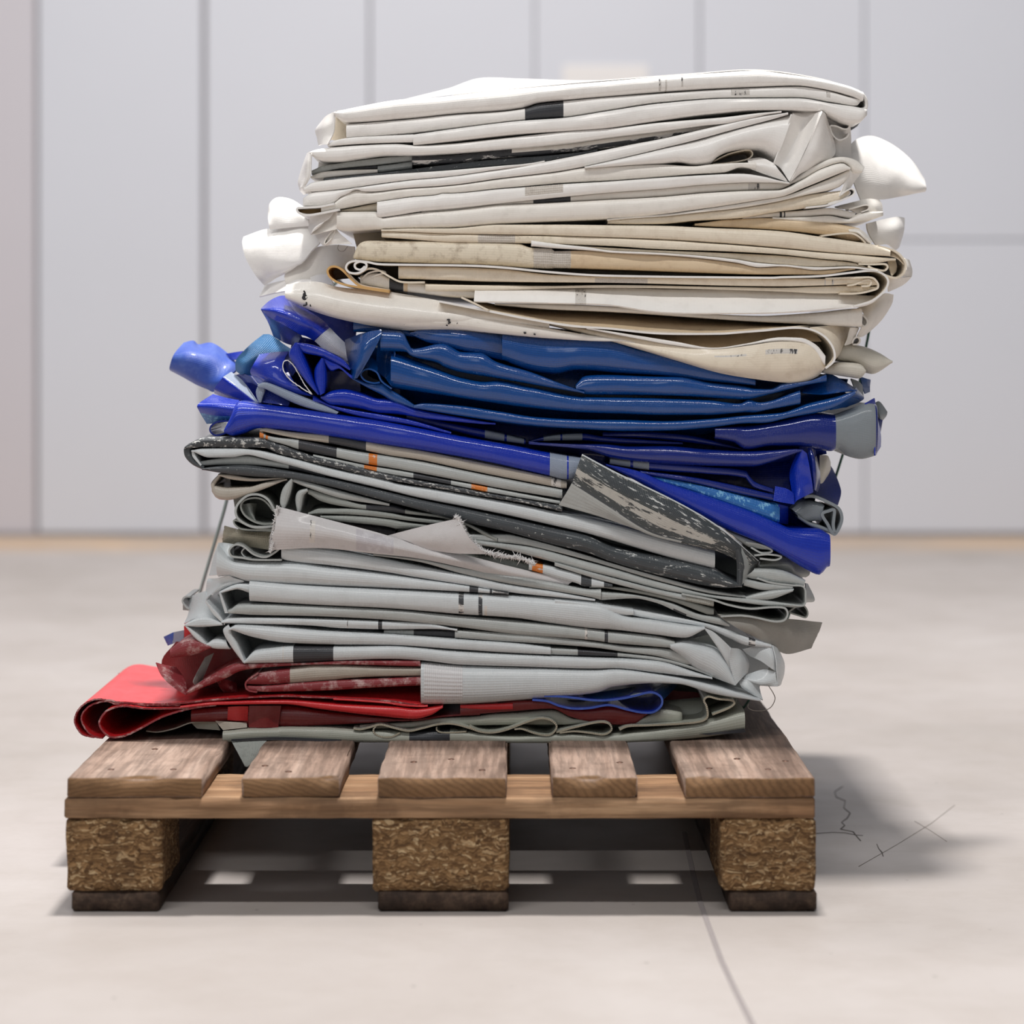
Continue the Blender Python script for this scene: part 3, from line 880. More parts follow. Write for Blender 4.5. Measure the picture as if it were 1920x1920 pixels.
# ---- 3 off-white crumpled tarpaulin (right-hand box corner, glossy flap behind)
t = tarp('folded_tarpaulin', 'white tarpaulin with crumpled right corner and a stiff glossy flap sticking out behind', 410)
ptop = T('B', 190,838, 300,772, 640,744, 1070,682, 1500,627, 1920,590, 'A', 0,497, 500,410, 1000,314, 1600,192, 1920,132, 'C', 500,271, 850,191, 1140,150)
pbot = T('B', 190,935, 330,946, 550,903, 580,880, 620,833, 700,798, 820,736, 900,760, 1000,763, 1400,723, 1920,688, 'A', 0,603, 700,518, 1000,463, 1300,398, 1920,248, 'C', 300,398, 700,288, 1000,208, 1140,165)
band(t, 'white', ptop, pbot, 242, left=14)
# big soft fold running up into the corner
roll(t, 'white', T('A', 1000,470, 1300,405, 1920,257, 'C', 300,405, 700,296, 1000,216, 1168,165), T('A', 1000,478, 1500,452, 1920,432, 'C', 160,598, 300,626, 430,614, 500,552, 600,504, 750,482, 900,505, 1012,602), 238, L=300, bulge=1.5, name='fold')
patch(t, 'white', T3('C', [[(1168, 163, 239), (1300, 190, 252), (1444, 138, 233)], [(1090, 400, 242), (1210, 410, 256), (1315, 450, 236)], [(1010, 605, 240), (1075, 655, 250), (1155, 772, 238)]]), name='corner_fold', wr=1.6)
patch(t, 'white', T3('C', [[(1175, 150, 262), (1300, 138, 262), (1444, 136, 250)], [(1180, 165, 242), (1300, 190, 254), (1440, 142, 235)]]), name='corner_fold')
patch(t, 'white', T3('C', [[(1445, 138, 232), (1470, 155, 240), (1482, 188, 258)], [(1340, 400, 234), (1445, 380, 237), (1556, 430, 266)], [(1250, 600, 235), (1390, 560, 240), (1550, 535, 264)], [(1160, 772, 238), (1260, 690, 243), (1420, 622, 256)]]), name='corner_fold', wr=1.6)
patch(t, 'white', T3('C', [[(1478, 178, 275), (1590, 190, 278), (1700, 262, 290)], [(1540, 380, 280), (1620, 390, 283), (1705, 400, 300)], [(1545, 545, 275), (1620, 550, 280), (1700, 560, 296)]]), name='ply_or_backing')
ribbon(t, 'white', T('C', 1482,178, 1590,205, 1650,245, 1694,262, 1680,292, 1640,296, 1570,270, 1520,272, 1545,350, 1600,395, 1670,370, 1692,330), 262, 30, 1.6)
patch(t, 'charcoal', T3('C', [[(1690, 268, 300), (1810, 195, 320)], [(1700, 312, 300), (1760, 270, 320)]]), name='dark_patch')  # dark triangle behind the end of the fold above
ribbon(t, 'cream', T('C', 470,588, 600,525, 740,490, 805,492, 820,530, 770,570, 600,602, 470,612), 262, 60, 1.6)
# next fold down with its notch
band(t, 'offwhite', T('B', 400,945, 550,910, 620,842, 820,748, 1000,772, 1400,732, 1920,697, 'A', 0,613, 700,527, 1000,477, 1500,453, 1920,440, 'C', 300,632, 440,616, 700,602, 850,598),
     T('B', 400,1020, 620,975, 1070,888, 1500,823, 1780,801, 1860,780, 1920,780, 'A', 0,723, 300,698, 700,663, 1300,633, 1920,588, 'C', 300,703, 560,688, 720,640, 850,660), 243)
ribbon(t, 'white', T('B', 560,908, 380,944, 250,952, 150,958, 114,962, 106,985, 130,1017, 220,1042, 330,1034, 620,978), 238, 240, 2.4)
patch(t, 'ochre', T3('B', [[(120, 960, 262), (260, 958, 262), (400, 945, 262)], [(135, 1012, 262), (260, 1030, 262), (400, 1018, 262)]]), name='ply_or_backing')
patch(t, 'white', T3('C', [[(780, 572, 260), (900, 560, 256), (1012, 602, 244)], [(780, 610, 245), (930, 625, 243), (1060, 670, 240)], [(780, 645, 250), (940, 705, 248), (1140, 772, 242)]]), name='corner_fold')
# folds below
band(t, 'white', T('B', 1072,887, 1500,830, 1780,807, 1860,787, 1920,787, 'A', 0,733, 300,710, 700,677, 1300,643, 1920,598, 'C', 400,712, 720,700, 900,722, 1080,768, 1150,782),
     T('B', 1105,1078, 1300,1050, 1600,1000, 1920,973, 'A', 0,903, 380,863, 820,818, 1300,772, 1920,727, 'C', 400,795, 800,775, 1050,778, 1150,788), 239, bulge=0.8, marks=[(984, 1056, 'scrim', .05, .5)])
band(t, 'cream', T('B', 640,985, 860,945, 1068,902), T('B', 640,1000, 860,1001, 1072,1000), 256)
band(t, 'offwhite', T('B', 1600,1005, 1920,980, 'A', 0,907, 380,868, 820,824, 1300,777, 1920,731, 'C', 400,799, 800,780, 1050,782, 1160,792), T('B', 1600,1012, 1920,992, 'A', 0,915, 380,903, 820,880, 1300,855, 1920,823, 'C', 400,868, 800,848, 1050,843, 1160,800), 250,
     marks=[(999.5, 1070, 'black'), (1402, 1425, 'ticks', .2, .8)])
band(t, 'offwhite', T('B', 592,1008, 860,1005, 1075,1004, 1110,1082, 1300,1056, 1600,1015, 1920,996, 'A', 0,922, 380,908, 830,885, 1300,860, 1920,828, 'C', 400,874, 800,854, 1050,849, 1250,765, 1450,655, 1630,606, 1700,650),
     T('B', 592,1215, 700,1238, 1120,1215, 1920,1200, 'A', 0,1152, 420,1132, 1280,1094, 1920,1038, 'C', 500,998, 900,933, 1080,905, 1300,820, 1500,738, 1700,656), 241, bulge=0.9)
roll(t, 'offwhite', T('C', 1140,788, 1250,702, 1400,620, 1530,562, 1640,550, 1750,578, 1825,640), T('C', 1150,800, 1250,760, 1450,650, 1625,598, 1700,640, 1720,690, 1800,690), 246, L=200, name='fold')
band(t, 'offwhite', T('A', 1270,1098, 1600,1065, 1920,1042, 'C', 500,1002, 900,937, 1080,909, 1400,792, 1690,664), T('A', 1270,1105, 1600,1080, 1920,1062, 'C', 300,1052, 700,1008, 1000,958, 1300,890, 1600,818, 1690,720), 246)
band(t, 'cream', T('A', 1275,1110, 1600,1085, 1920,1066, 'C', 300,1056, 700,1012, 1000,962, 1300,893, 1530,862, 1640,850), T('A', 1275,1150, 1600,1155, 1920,1150, 'C', 300,1122, 700,1098, 1000,1048, 1300,1008, 1600,948, 1690,880), 250)
ribbon(t, 'white', T('C', 1300,1005, 1500,980, 1640,930, 1725,890, 1740,855, 1715,835, 1680,845, 1610,890), 244, 160, 1.8)
ribbon(t, 'white', T('C', 1500,970, 1620,930, 1690,890, 1700,865, 1665,862, 1640,885), 250, 80, 1.6)
patch(t, 'white', T3('C', [[(1620, 600, 262), (1750, 585, 275), (1825, 640, 300)], [(1690, 670, 250), (1740, 680, 258), (1800, 690, 290)], [(1640, 800, 248), (1690, 780, 254), (1740, 760, 280)], [(1600, 905, 246), (1640, 880, 252), (1680, 860, 276)]]), name='corner_fold')
# lower grey-white ply with the crumple under the flap
band(t, 'offwhite', T('C', 730,1100, 1000,1052, 1060,1046, 1300,1028, 1520,1008, 1740,1050), T('C', 730,1108, 1000,1092, 1110,1094, 1300,1086, 1500,1072, 1690,1102), 262, marks=[(1461, 1466, 'black'), (1469, 1472, 'black')])
band(t, 'offwhite', T('C', 1000,1096, 1300,1090, 1500,1078, 1690,1108, 1760,1062, 1870,1040), T('C', 1000,1102, 1300,1130, 1600,1146, 1800,1136, 1990,1080), 258, right=10)
patch(t, 'offwhite', T3('C', [[(1560, 1000, 290), (1720, 960, 285), (1860, 928, 290), (1960, 935, 310)], [(1600, 1010, 272), (1760, 1010, 268), (1900, 985, 280), (1985, 985, 315)], [(1690, 1020, 268), (1780, 1065, 264), (1900, 1055, 276), (1990, 1075, 310)]]), name='corner_fold', wr=2.5)
ribbon(t, 'offwhite', T('C', 1690,1020, 1760,1000, 1840,980, 1870,990, 1862,1020, 1800,1045), 258, 60, 1.6)
# flaps sticking out behind, right
patch(t, 'white', T3('2', [[(1380, 500, 330), (1440, 440, 370), (1530, 420, 420), (1650, 470, 440), (1760, 560, 440), (1835, 670, 440)], [(1400, 590, 320), (1480, 540, 345), (1570, 560, 372), (1690, 610, 392), (1780, 660, 405), (1842, 700, 415)],
                           [(1430, 700, 322), (1520, 680, 335), (1590, 690, 352), (1690, 710, 380), (1780, 730, 395), (1846, 725, 412)], [(1470, 800, 330), (1540, 790, 340), (1610, 785, 360), (1700, 768, 390), (1780, 750, 405), (1842, 738, 420)]]), name='flap', th=1.6, wr=0.8)
patch(t, 'white', T3('E', [[(1380, 110, 300), (1580, 60, 340), (1700, 40, 370), (1782, 50, 392)], [(1390, 180, 296), (1560, 160, 325), (1700, 150, 350), (1775, 170, 380)], [(1430, 270, 300), (1580, 260, 325), (1700, 260, 350), (1750, 270, 380)], [(1480, 340, 310), (1600, 330, 330), (1680, 385, 360), (1722, 360, 385)]]), name='flap', th=1.6)
# ... and left
patch(t, 'white', T3('3', [[(205, 150, 400), (215, 100, 405), (260, 68, 410), (340, 80, 405), (420, 130, 385)], [(203, 190, 388), (240, 160, 385), (300, 140, 384), (370, 150, 376), (440, 175, 362)], [(207, 230, 382), (250, 222, 380), (310, 217, 374), (380, 212, 368), (445, 205, 355)], [(212, 255, 384), (250, 252, 382), (310, 247, 376), (380, 240, 370), (450, 235, 358)]]), name='flap', th=1.6)

core(t, 'white', [(610,360),(1009,320),(1440,235),(1560,235)], [(640,425),(1009,418),(1440,395),(1610,330)])

patch(t, 'white', T3('B', [[(265, 1045, 264), (420, 1028, 257), (558, 998, 251)], [(256, 1150, 264), (380, 1130, 250), (500, 1075, 246)], [(250, 1215, 260), (330, 1190, 246), (440, 1120, 244)], [(268, 1274, 257), (300, 1245, 248), (385, 1175, 246)]]), name='corner_fold')
patch(t, 'offwhite', T3('B', [[(558, 1002, 256), (594, 1010, 247)], [(440, 1125, 257), (594, 1110, 247)], [(310, 1240, 255), (592, 1170, 247)], [(276, 1285, 253), (588, 1214, 247)]]), name='corner_fold')
patch(t, 'white', T3('B', [[(330, 1282, 272), (450, 1245, 262), (580, 1212, 256)], [(370, 1350, 268), (480, 1310, 258), (650, 1290, 253)], [(425, 1420, 264), (560, 1395, 256), (770, 1392, 253)]]), name='corner_fold', wr=3)
ribbon(t, 'offwhite', T('B', 432,1398, 450,1340, 520,1250, 565,1225, 530,1310, 470,1375, 436,1400), 253, 40, 1.4)
tube('loose_thread', [P(*q, 250) for q in catmull(np.array(T('B', 610,1400, 595,1440, 620,1475, 670,1475, 700,1440, 720,1415)), 20)], 0.0004, 'thread', t, 4)

# ---- 4 white sheet sticking out on the left
t = tarp('folded_tarpaulin', 'white sheet whose loose flaps stick out on the left above the blue tarpaulins', 545)
patch(t, 'white', T3('3', [[(54, 305, 400), (175, 262, 402), (300, 246, 390), (440, 230, 370), (520, 300, 345)], [(48, 345, 385), (150, 330, 380), (270, 320, 370), (400, 325, 356), (510, 340, 338)], [(68, 430, 378), (150, 425, 372), (240, 430, 364), (340, 420, 354), (470, 380, 338)], [(125, 530, 376), (180, 520, 374), (230, 510, 368), (310, 490, 358), (430, 430, 340)], [(180, 592, 384), (215, 570, 382), (250, 545, 378), (310, 515, 368), (400, 460, 345)]]), name='flap', th=1.8)
patch(t, 'offwhite', T3('3', [[(320, 490, 380), (450, 380, 360), (600, 350, 330), (720, 360, 300)], [(300, 540, 370), (440, 470, 350), (580, 440, 320), (720, 440, 296)], [(310, 580, 360), (450, 570, 340), (580, 560, 315), (700, 550, 296)]]), name='ply_or_backing', wr=4)
patch(t, 'white', T3('3', [[(185, 592, 400), (300, 565, 370), (460, 560, 330), (580, 590, 300)], [(150, 662, 392), (240, 640, 360), (330, 625, 330), (470, 620, 300)]]), name='flap', th=1.6)
# written-on tongue
patch(t, 'offwhite', [[(537, 535, 262), (590, 529, 256), (640, 540, 252), (730, 548, 252), (830, 566, 252), (917, 584, 250), (1030, 604, 248)], [(535, 545, 243), (590, 552, 236), (650, 566, 232), (740, 580, 234), (830, 592, 238), (917, 598, 243), (1030, 612, 247)],
                   [(535, 556, 240), (590, 575, 236), (650, 592, 235), (730, 602, 238), (830, 610, 244), (917, 612, 248), (1030, 618, 250)], [(540, 562, 248), (590, 583, 250), (650, 600, 252), (740, 616, 256), (830, 622, 258), (917, 622, 258), (1030, 624, 258)]], name='flap', th=1.8,
      marks=[(0.088, 0.092, 'ticks', .35, .8), (0.115, 0.119, 'ticks', .3, .6)])
for st in ((1245,72, 1258,95, 1240,100, 1270,118, 1238,112, 1262,140, 1232,128, 1246,150, 1272,145, 1278,128), (1270,175, 1268,200, 1240,205), (1308,150, 1306,215)):
    tube('ink_mark', [P(x, y, 235.8) for x, y in catmull(np.array(T('F', *st)), 20)], 0.0010, 'ink', t, 5)
band(t, 'offwhite', T('D', 55,462, 150,462, 400,482, 900,562, 1400,652, 1920,737, '4', 200,770, 400,842), T('D', 80,640, 160,650, 400,652, 960,703, 1400,742, 1920,768, '4', 200,780, 400,850), 240, bulge=1.2, marks=[(752, 760, 'ticks', .2, .7), (830, 1140, 'ticks', -.1, .12)])

core(t, 'offwhite', [(560,545),(900,600),(1090,622)], [(600,580),(800,612),(1090,626)])

for st in ((98,505, 104,520, 120,512, 124,502), (96,532, 110,524, 122,530, 108,538, 96,530), (98,552, 122,548), (470,575, 492,572, 486,592, 500,598, 480,610), (462,622, 478,626), (560,604, 565,608), (1160,690, 1180,692, 1165,698), (1250,702, 1268,708)):
    tube('ink_mark', [P(x, y, 238.3) for x, y in catmull(np.array(T('D', *st)), 12)], 0.0009, 'ink', t, 5)

# ---- 5 cream tarpaulin
t = tarp('folded_tarpaulin', 'cream folded tarpaulin with nested loops at its right end, above the drooping tongue', 590)
band(t, 'tan', T('C', 300,1150, 700,1106, 1000,1100, 1400,1122, 1700,1172, 1780,1192), T('C', 300,1166, 700,1186, 1000,1202, 1400,1242, 1720,1302, 1780,1306), 258)
patch(t, 'offwhite', T3('E', [[(1180, 160, 262), (1300, 172, 256), (1370, 215, 252), (1442, 300, 250)], [(1200, 190, 254), (1290, 200, 247), (1350, 245, 244), (1430, 318, 246)], [(1230, 215, 262), (1300, 240, 258), (1350, 280, 254), (1395, 322, 252)]]), name='corner_fold')
ribbon(t, 'cream', T('E', 900,240, 1100,215, 1240,215, 1320,260, 1375,315), 246, 150, 2)
band(t, 'cream', T('B', 1120,1222, 1500,1207, 1920,1206, 'A', 0,1160, 700,1160, 1300,1168, 1920,1174, 'C', 400,1187, 1000,1212, 1500,1277, 'E', 1200,292, 1500,342, 1630,392), T('B', 1120,1236, 1500,1250, 1920,1265, 'A', 0,1278, 700,1293, 1300,1313, 1920,1338, 'C', 500,1323, 1000,1363, 1500,1408, 'E', 1300,438, 1630,452), 241)
band(t, 'cream', T('B', 1125,1240, 1500,1256, 1920,1270, 'A', 0,1285, 700,1300, 1300,1320, 1920,1345, 'C', 500,1330, 1000,1369, 1500,1414, 'E', 1300,444, 1690,480), T('B', 1125,1308, 1500,1338, 1920,1368, 'A', 0,1378, 360,1383, 700,1393, 1300,1413, 1920,1453, 'C', 500,1393, 1000,1418, 1500,1468, 'E', 1200,503, 1380,540, 1640,500), 243,
     marks=[(896, 966, 'scrim', .1, 1), (966, 1040, 'stained')])
band(t, 'cream', T('A', 820,1408, 1300,1438, 1920,1470, 'E', 0,425, 500,450, 900,490, 1250,525, 1400,575), T('A', 820,1414, 1300,1474, 1920,1502, 'E', 0,486, 200,518, 500,543, 900,568, 1200,560, 1400,588), 250)
band(t, 'white', T('A', 358,1350, 700,1395, 1100,1440, 1300,1476, 1920,1503, 'E', 0,489, 200,522, 500,547, 900,572, 1200,566, 1500,604), T('A', 390,1418, 600,1438, 1000,1463, 1300,1490, 1920,1522, 'E', 0,520, 250,570, 500,560, 850,600, 1200,580, 1500,612), 237, L=300)
band(t, 'stained', T('3', 715,415, 745,345, 800,325, 1000,325, 1700,341, 1780,366, 1920,387, 'A', 600,1446, 1000,1470, 1300,1495, 1920,1527, 'E', 0,527, 250,577, 500,567, 850,607, 1240,584), T('3', 715,430, 800,448, 1000,457, 1500,474, 1920,488, 'D', 1400,114, 1920,120, 'E', 500,648, 900,648, 1260,592), 241, left=10,
     marks=[(1070, 1640, 'tan'), (1000, 1070, 'scrim')], bulge=0.9)
# outer ply: spiral at the left, round the right-hand end and back
ribbon(t, 'cream', T('3', 782,478, 755,498, 725,488, 722,464, 752,450, 788,462, 784,492, 740,518, 690,515, 668,490, 680,460, 720,446, 790,451, 860,464, 1000,468, 'D', 700,88, 1000,106, 1400,145, 1920,177, 'E', 300,682, 500,676, 900,664, 1200,630, 1400,608, 1500,616, 1580,660, 1612,720, 1592,790, 1530,862, 1430,930, 1250,985), 236, 420, 2.4, edge='white')
ribbon(t, 'cream', T('3', 1140,574, 1000,571, 930,540, 860,500, 800,492, 740,522, 700,520), 240, 200, 2.2)
ribbon(t, 'ochre', T('3', 930,632, 760,606, 640,582, 575,546, 557,506, 575,482, 612,481, 652,506, 700,556, 760,598, 930,626), 240, 160, 2.4)
ribbon(t, 'cream', T('3', 680,520, 720,562, 770,594, 930,622), 243, 160, 2.2)
patch(t, 'white', T3('3', [[(455, 545, 330), (500, 530, 315), (560, 525, 300)], [(470, 582, 318), (520, 580, 305), (600, 592, 290)]]), name='flap')
band(t, 'offwhite', T('3', 755,535, 850,515, 930,547, 1040,577, 1140,582, 1440,602), T('3', 770,590, 930,620, 1040,632, 1370,668, 1440,670), 252, marks=[(730, 757, 'black'), (757, 765, 'tan')])
ribbon(t, 'offwhite', T('3', 760,560, 800,520, 870,505, 905,515, 860,528, 815,545), 249, 60, 1.8)
band(t, 'cream', T('D', 36,92, 400,97, 950,117, 1400,167, 1920,187, 'E', 300,687, 500,688, 900,692, 1300,674, 1450,684, 1490,722), T('D', 42,204, 400,214, 900,231, 1920,240, 'E', 500,773, 900,763, 1250,753, 1420,766, 1490,760), 243, marks=[(1115, 1214, 'scrim', .3, 1), (1545, 1548, 'ticks'), (1559, 1563, 'ticks')])
band(t, 'cream', T('D', 276,250, 800,264, 1400,270, 1920,262, 'E', 500,788, 900,774, 1250,764, 1430,776), T('D', 276,318, 720,314, 1400,292, 1920,284, 'E', 500,828, 900,848, 1300,843, 1500,796), 247)
band(t, 'tan', T('D', 120,246, 272,250), T('D', 122,328, 272,335), 255)
ribbon(t, 'cream', T('E', 1180,765, 1260,752, 1350,716, 1410,706, 1432,732, 1410,766, 1330,772), 241, 140, 2.2)
ribbon(t, 'cream', T('E', 950,692, 1300,680, 1440,682, 1490,722, 1507,770, 1480,804, 1300,846, 1100,850), 239, 200, 2.2)
# bright hanging lip
patch(t, 'white', [[(892, 536, 262), (960, 536, 262), (1040, 540, 262), (1140, 540, 262), (1240, 544, 262), (1380, 545, 262), (1470, 548, 262), (1560, 552, 262), (1640, 556, 262), (1655, 548, 262)],
                   [(890, 548, 246), (960, 549, 246), (1040, 550, 246), (1140, 556, 246), (1240, 565, 244), (1380, 568, 244), (1470, 569, 244), (1560, 570, 246), (1620, 572, 248), (1650, 556, 250)],
                   [(888.5, 566, 236), (960, 567, 236), (1040, 569, 236), (1140, 572, 236), (1240, 586, 232), (1380, 588, 232), (1470, 586, 234), (1550, 580, 236), (1600, 575, 240), (1634, 565, 244)]], name='flap', th=2.2, su=5, wr=0.8, marks=[(0.27, 0.29, 'ticks', .2, 1)])
patch(t, 'cream', T3('E', [[(1520, 350, 262), (1690, 405, 256), (1785, 490, 262)], [(1520, 440, 250), (1690, 468, 246), (1795, 560, 252)]]), name='corner_fold')
ribbon(t, 'cream', T('E', 1500,345, 1640,382, 1720,425, 1780,495, 1797,560, 1770,640, 1700,682, 1600,662, 1500,612, 1400,560), 242, 260, 2.4)
ribbon(t, 'cream', T('E', 1300,535, 1450,540, 1580,538, 1606,570, 1572,606, 1480,592, 1400,570), 244, 140, 2.2)
patch(t, 'cream', T3('E', [[(1600, 500, 262), (1690, 500, 262)], [(1620, 580, 256), (1700, 560, 262)], [(1650, 665, 250), (1690, 620, 262)]]), name='ply_or_backing')
patch(t, 'offwhite', T3('E', [[(1780, 475, 290), (1832, 494, 300)], [(1800, 590, 282), (1862, 600, 310)], [(1720, 668, 276), (1858, 668, 306)]]), name='corner_fold')
patch(t, 'offwhite', T3('E', [[(1600, 690, 262), (1740, 680, 276), (1856, 668, 306)], [(1610, 770, 262), (1720, 740, 282), (1810, 720, 306)], [(1612, 830, 266), (1700, 790, 285), (1760, 760, 306)]]), name='corner_fold')

core(t, 'cream', [(660,430),(1300,425),(1640,470)], [(690,545),(1100,560),(1620,570)])

# ---- 6 cream tarpaulin with the drooping tongue
t = tarp('folded_tarpaulin', 'cream tarpaulin drooping as a long rounded tongue over the blue ones at right', 690)
band(t, 'offwhite', T('D', 900,425, 1400,432, 1920,452, 'E', 300,1086, 500,1076, 900,1047, 1200,1012, 1312,1006), T('D', 900,440, 1400,480, 1920,502, 'E', 300,1152, 500,1162, 1000,1188, 1325,1200), 250)
patch(t, 'tan', [[(865, 558, 330), (930, 572, 320), (1010, 580, 320), (1140, 588, 320), (1280, 598, 320), (1420, 604, 320), (1560, 612, 320)], [(890, 570, 270), (950, 584, 262), (1020, 596, 262), (1140, 604, 262), (1280, 612, 262), (1400, 614, 262), (1520, 612, 262)], [(917, 582, 238), (990, 596, 237), (1075, 610, 236), (1200, 620, 236), (1350, 626, 236), (1430, 618, 236), (1500, 612, 238)]], name='ply_or_backing', th=2.0, edge='cream')
patch(t, 'tan', [[(1100, 612, 300), (1250, 622, 290), (1350, 630, 285), (1440, 618, 280), (1520, 615, 280)], [(1100, 616, 270), (1250, 640, 262), (1350, 652, 262), (1450, 640, 262), (1540, 640, 262)]], name='ply_or_backing')
ribbon(t, 'cream', T('D', 600,372, 700,418, 850,492), 233, 90, 2.2)
ribbon(t, 'cream', T('D', 400,408, 850,497, 1200,566, 1600,630, 1920,652, '4', 400,735, 750,737, 'E', 0,1262, 300,1240, 600,1212, 780,1226, 920,1290, 1010,1390, 1045,1490, 1030,1570, 950,1640), 234, 260, 2.4, edge='white')
band(t, 'white', T('4', 0,702, 250,742, 500,782, 720,817, 900,792, 1100,757, 1200,760, 1290,800, 1340,860), T('4', 0,710, 250,758, 500,803, 720,826, 900,803, 1100,780, 1200,786, 1280,826, 1335,915), 236, L=200, bulge=0.7)
patch(t, 'cream', [[(1000, 594, 262), (1100, 617, 254), (1183, 634, 246), (1267, 650, 240), (1340, 656, 236), (1400, 649, 234), (1460, 641, 234), (1510, 645, 236), (1538, 662, 240), (1546, 680, 246)],
                   [(1005, 598, 256), (1105, 622, 248), (1190, 644, 240), (1270, 664, 234), (1340, 673, 231), (1400, 672, 229), (1460, 668, 229), (1505, 670, 231), (1532, 680, 236), (1545, 690, 244)],
                   [(1010, 602, 256), (1110, 627, 248), (1195, 650, 240), (1275, 673, 235), (1345, 690, 232), (1405, 694, 231), (1460, 696, 231), (1500, 694, 233), (1525, 694, 238), (1541, 694, 246)],
                   [(1012, 604, 262), (1112, 629, 256), (1197, 653, 250), (1277, 677, 246), (1350, 698, 244), (1420, 710, 243), (1470, 716, 243), (1500, 716, 244), (1530, 706, 246), (1545, 690, 250)]], name='tongue', th=2.2, wr=0.8, marks=[(0.62, 0.74, 'ticks', .16, .28), (0.45, 0.56, 'ticks', .22, .26)])
patch(t, 'cream', T3('E', [[(780, 1213, 240), (1000, 1195, 262), (1295, 1208, 310)], [(930, 1290, 238), (1070, 1320, 258), (1220, 1350, 310)], [(1045, 1480, 238), (1090, 1470, 258), (1140, 1420, 310)], [(952, 1640, 240), (1010, 1590, 256), (1060, 1520, 310)]]), name='tongue', th=2.0)
patch(t, 'offwhite', T3('E', [[(1280, 1010, 285), (1430, 940, 285), (1570, 850, 300), (1665, 860, 320)], [(1350, 1060, 275), (1450, 1020, 278), (1570, 960, 300), (1645, 960, 322)], [(1330, 1200, 272), (1420, 1150, 276), (1500, 1120, 300), (1560, 1100, 322)], [(1280, 1300, 276), (1330, 1305, 282), (1400, 1260, 300), (1490, 1180, 320)]]), name='corner_fold', wr=3)
ribbon(t, 'offwhite', T('E', 1325,1060, 1385,1125, 1390,1170, 1360,1196, 1330,1170, 1315,1100), 262, 60, 2)
ribbon(t, 'offwhite', T('E', 1230,1375, 1250,1330, 1290,1310, 1315,1345, 1290,1385, 1240,1390), 270, 60, 2)
patch(t, 'offwhite', T3('E', [[(1210, 1210, 262), (1300, 1215, 275)], [(1180, 1330, 262), (1250, 1330, 275)], [(1150, 1400, 262), (1225, 1375, 275)]]), name='corner_fold')
g1 = 'greywhite'
M[g1] = sheet('grey_white_tarpaulin', lin(205, 200, 188), 0.42, 0.3, dirt_amt=0.12, mottled=0.08)
roll(t, g1, T('E', 1080,1420, 1180,1388, 1350,1410, 1500,1470, 1655,1567), T('E', 1060,1560, 1250,1590, 1400,1690, 1480,1692, 1655,1578), 275, L=200, bulge=1.3, name='fold')
roll(t, g1, T('E', 920,1650, 1060,1585, 1200,1580, 1320,1600, 1372,1660), T('E', 920,1690, 1100,1720, 1200,1735, 1310,1745, 1372,1680), 258, L=200, bulge=1.3, name='fold')

core(t, 'cream', [(1000,592),(1300,600),(1560,605)], [(1110,618),(1300,650),(1540,690)])

# ---- 7 glossy mid-blue tarpaulin
t = tarp('folded_tarpaulin', 'glossy mid-blue folded tarpaulin right under the cream ones', 790)
band(t, 'midblue', T('5', 1192,170, 1350,205, 1510,262, 1600,285), T('5', 1162,264, 1300,268, 1500,290, 1600,300), 262, L=300)
band(t, 'midblue', T('D', 140,692, 240,662, 400,652, 700,672, 975,706), T('D', 140,702, 300,780, 500,832, 975,942), 250, bulge=1.0, wr=3.5)
band(t, 'midblue', T('D', 968,697, 1400,732, 1920,752, 'p', 1200,652, 1300,674, 1400,704, 1416,712), T('D', 972,935, 1250,1040, 1440,1062, 'H', 0,262, 500,300, 900,322, 1480,388, 1900,425, 'I', 430,240), 246, bulge=0.9, wr=1.5)
band(t, 'midblue', T('5', 1325,252, 1450,260, 1700,332, 1920,387, 'G', 350,-28, 800,0, 1100,85, 1400,175, 1650,270, 1900,362), T('5', 1390,380, 1500,402, 1700,472, 'G', 300,0, 600,108, 900,203, 1100,233, 1500,303, 1900,372), 240, bulge=1.2)
band(t, 'midblue', T('G', 185,2, 500,122, 800,232, 1000,267, 1100,257, 1400,312, 1920,404, 'H', 500,572, 1000,582, 1500,602, 1840,640, 'I', 300,420, 360,388, 480,420, 900,292), T('G', 165,325, 500,370, 900,430, 1400,500, 1920,545, 'H', 500,753, 1000,768, 1500,768, 1920,738, 'I', 400,528, 560,498, 900,438, 1400,310), 241, bulge=1.1)
band(t, 'midblue', T('H', 0,430, 100,330, 300,317, 900,336, 1160,340, 1500,402, 1920,452, 'I', 400,272, 600,282, 720,222, 1000,192, 1180,125), T('H', 0,505, 150,543, 500,545, 1000,550, 1400,568, 1700,586, 'I', 200,385, 300,390, 600,328, 950,240, 1180,200), 241, bulge=1.2, wr=2)
patch(t, 'midblue', T3('I', [[(1000, 200, 280), (1190, 118, 275), (1350, 190, 275), (1505, 285, 285)], [(940, 290, 262), (1150, 230, 262), (1330, 270, 258), (1505, 295, 262)], [(930, 320, 256), (1150, 335, 250), (1330, 310, 248), (1500, 300, 262)]]), name='corner_fold', wr=3)
patch(t, 'midblue', T3('I', [[(1490, 260, 275), (1550, 330, 285)], [(1440, 360, 250), (1570, 390, 275)], [(1220, 500, 248), (1400, 470, 258)]]), name='corner_fold', wr=2)
band(t, 'midblue', T('G', 365,478, 450,463, 740,480, 1100,530, 1500,590, 1920,610, 'H', 550,825, 1000,838, 1500,815, 1920,775, 'I', 500,547, 700,532, 1000,432, 1300,360, 1490,300), T('G', 370,505, 700,562, 1100,622, 1500,670, 1920,695, 'H', 500,950, 1000,945, 1500,910, 1920,862, 'I', 500,640, 800,580, 1200,500, 1400,400, 1490,330), 241, bulge=1.2)
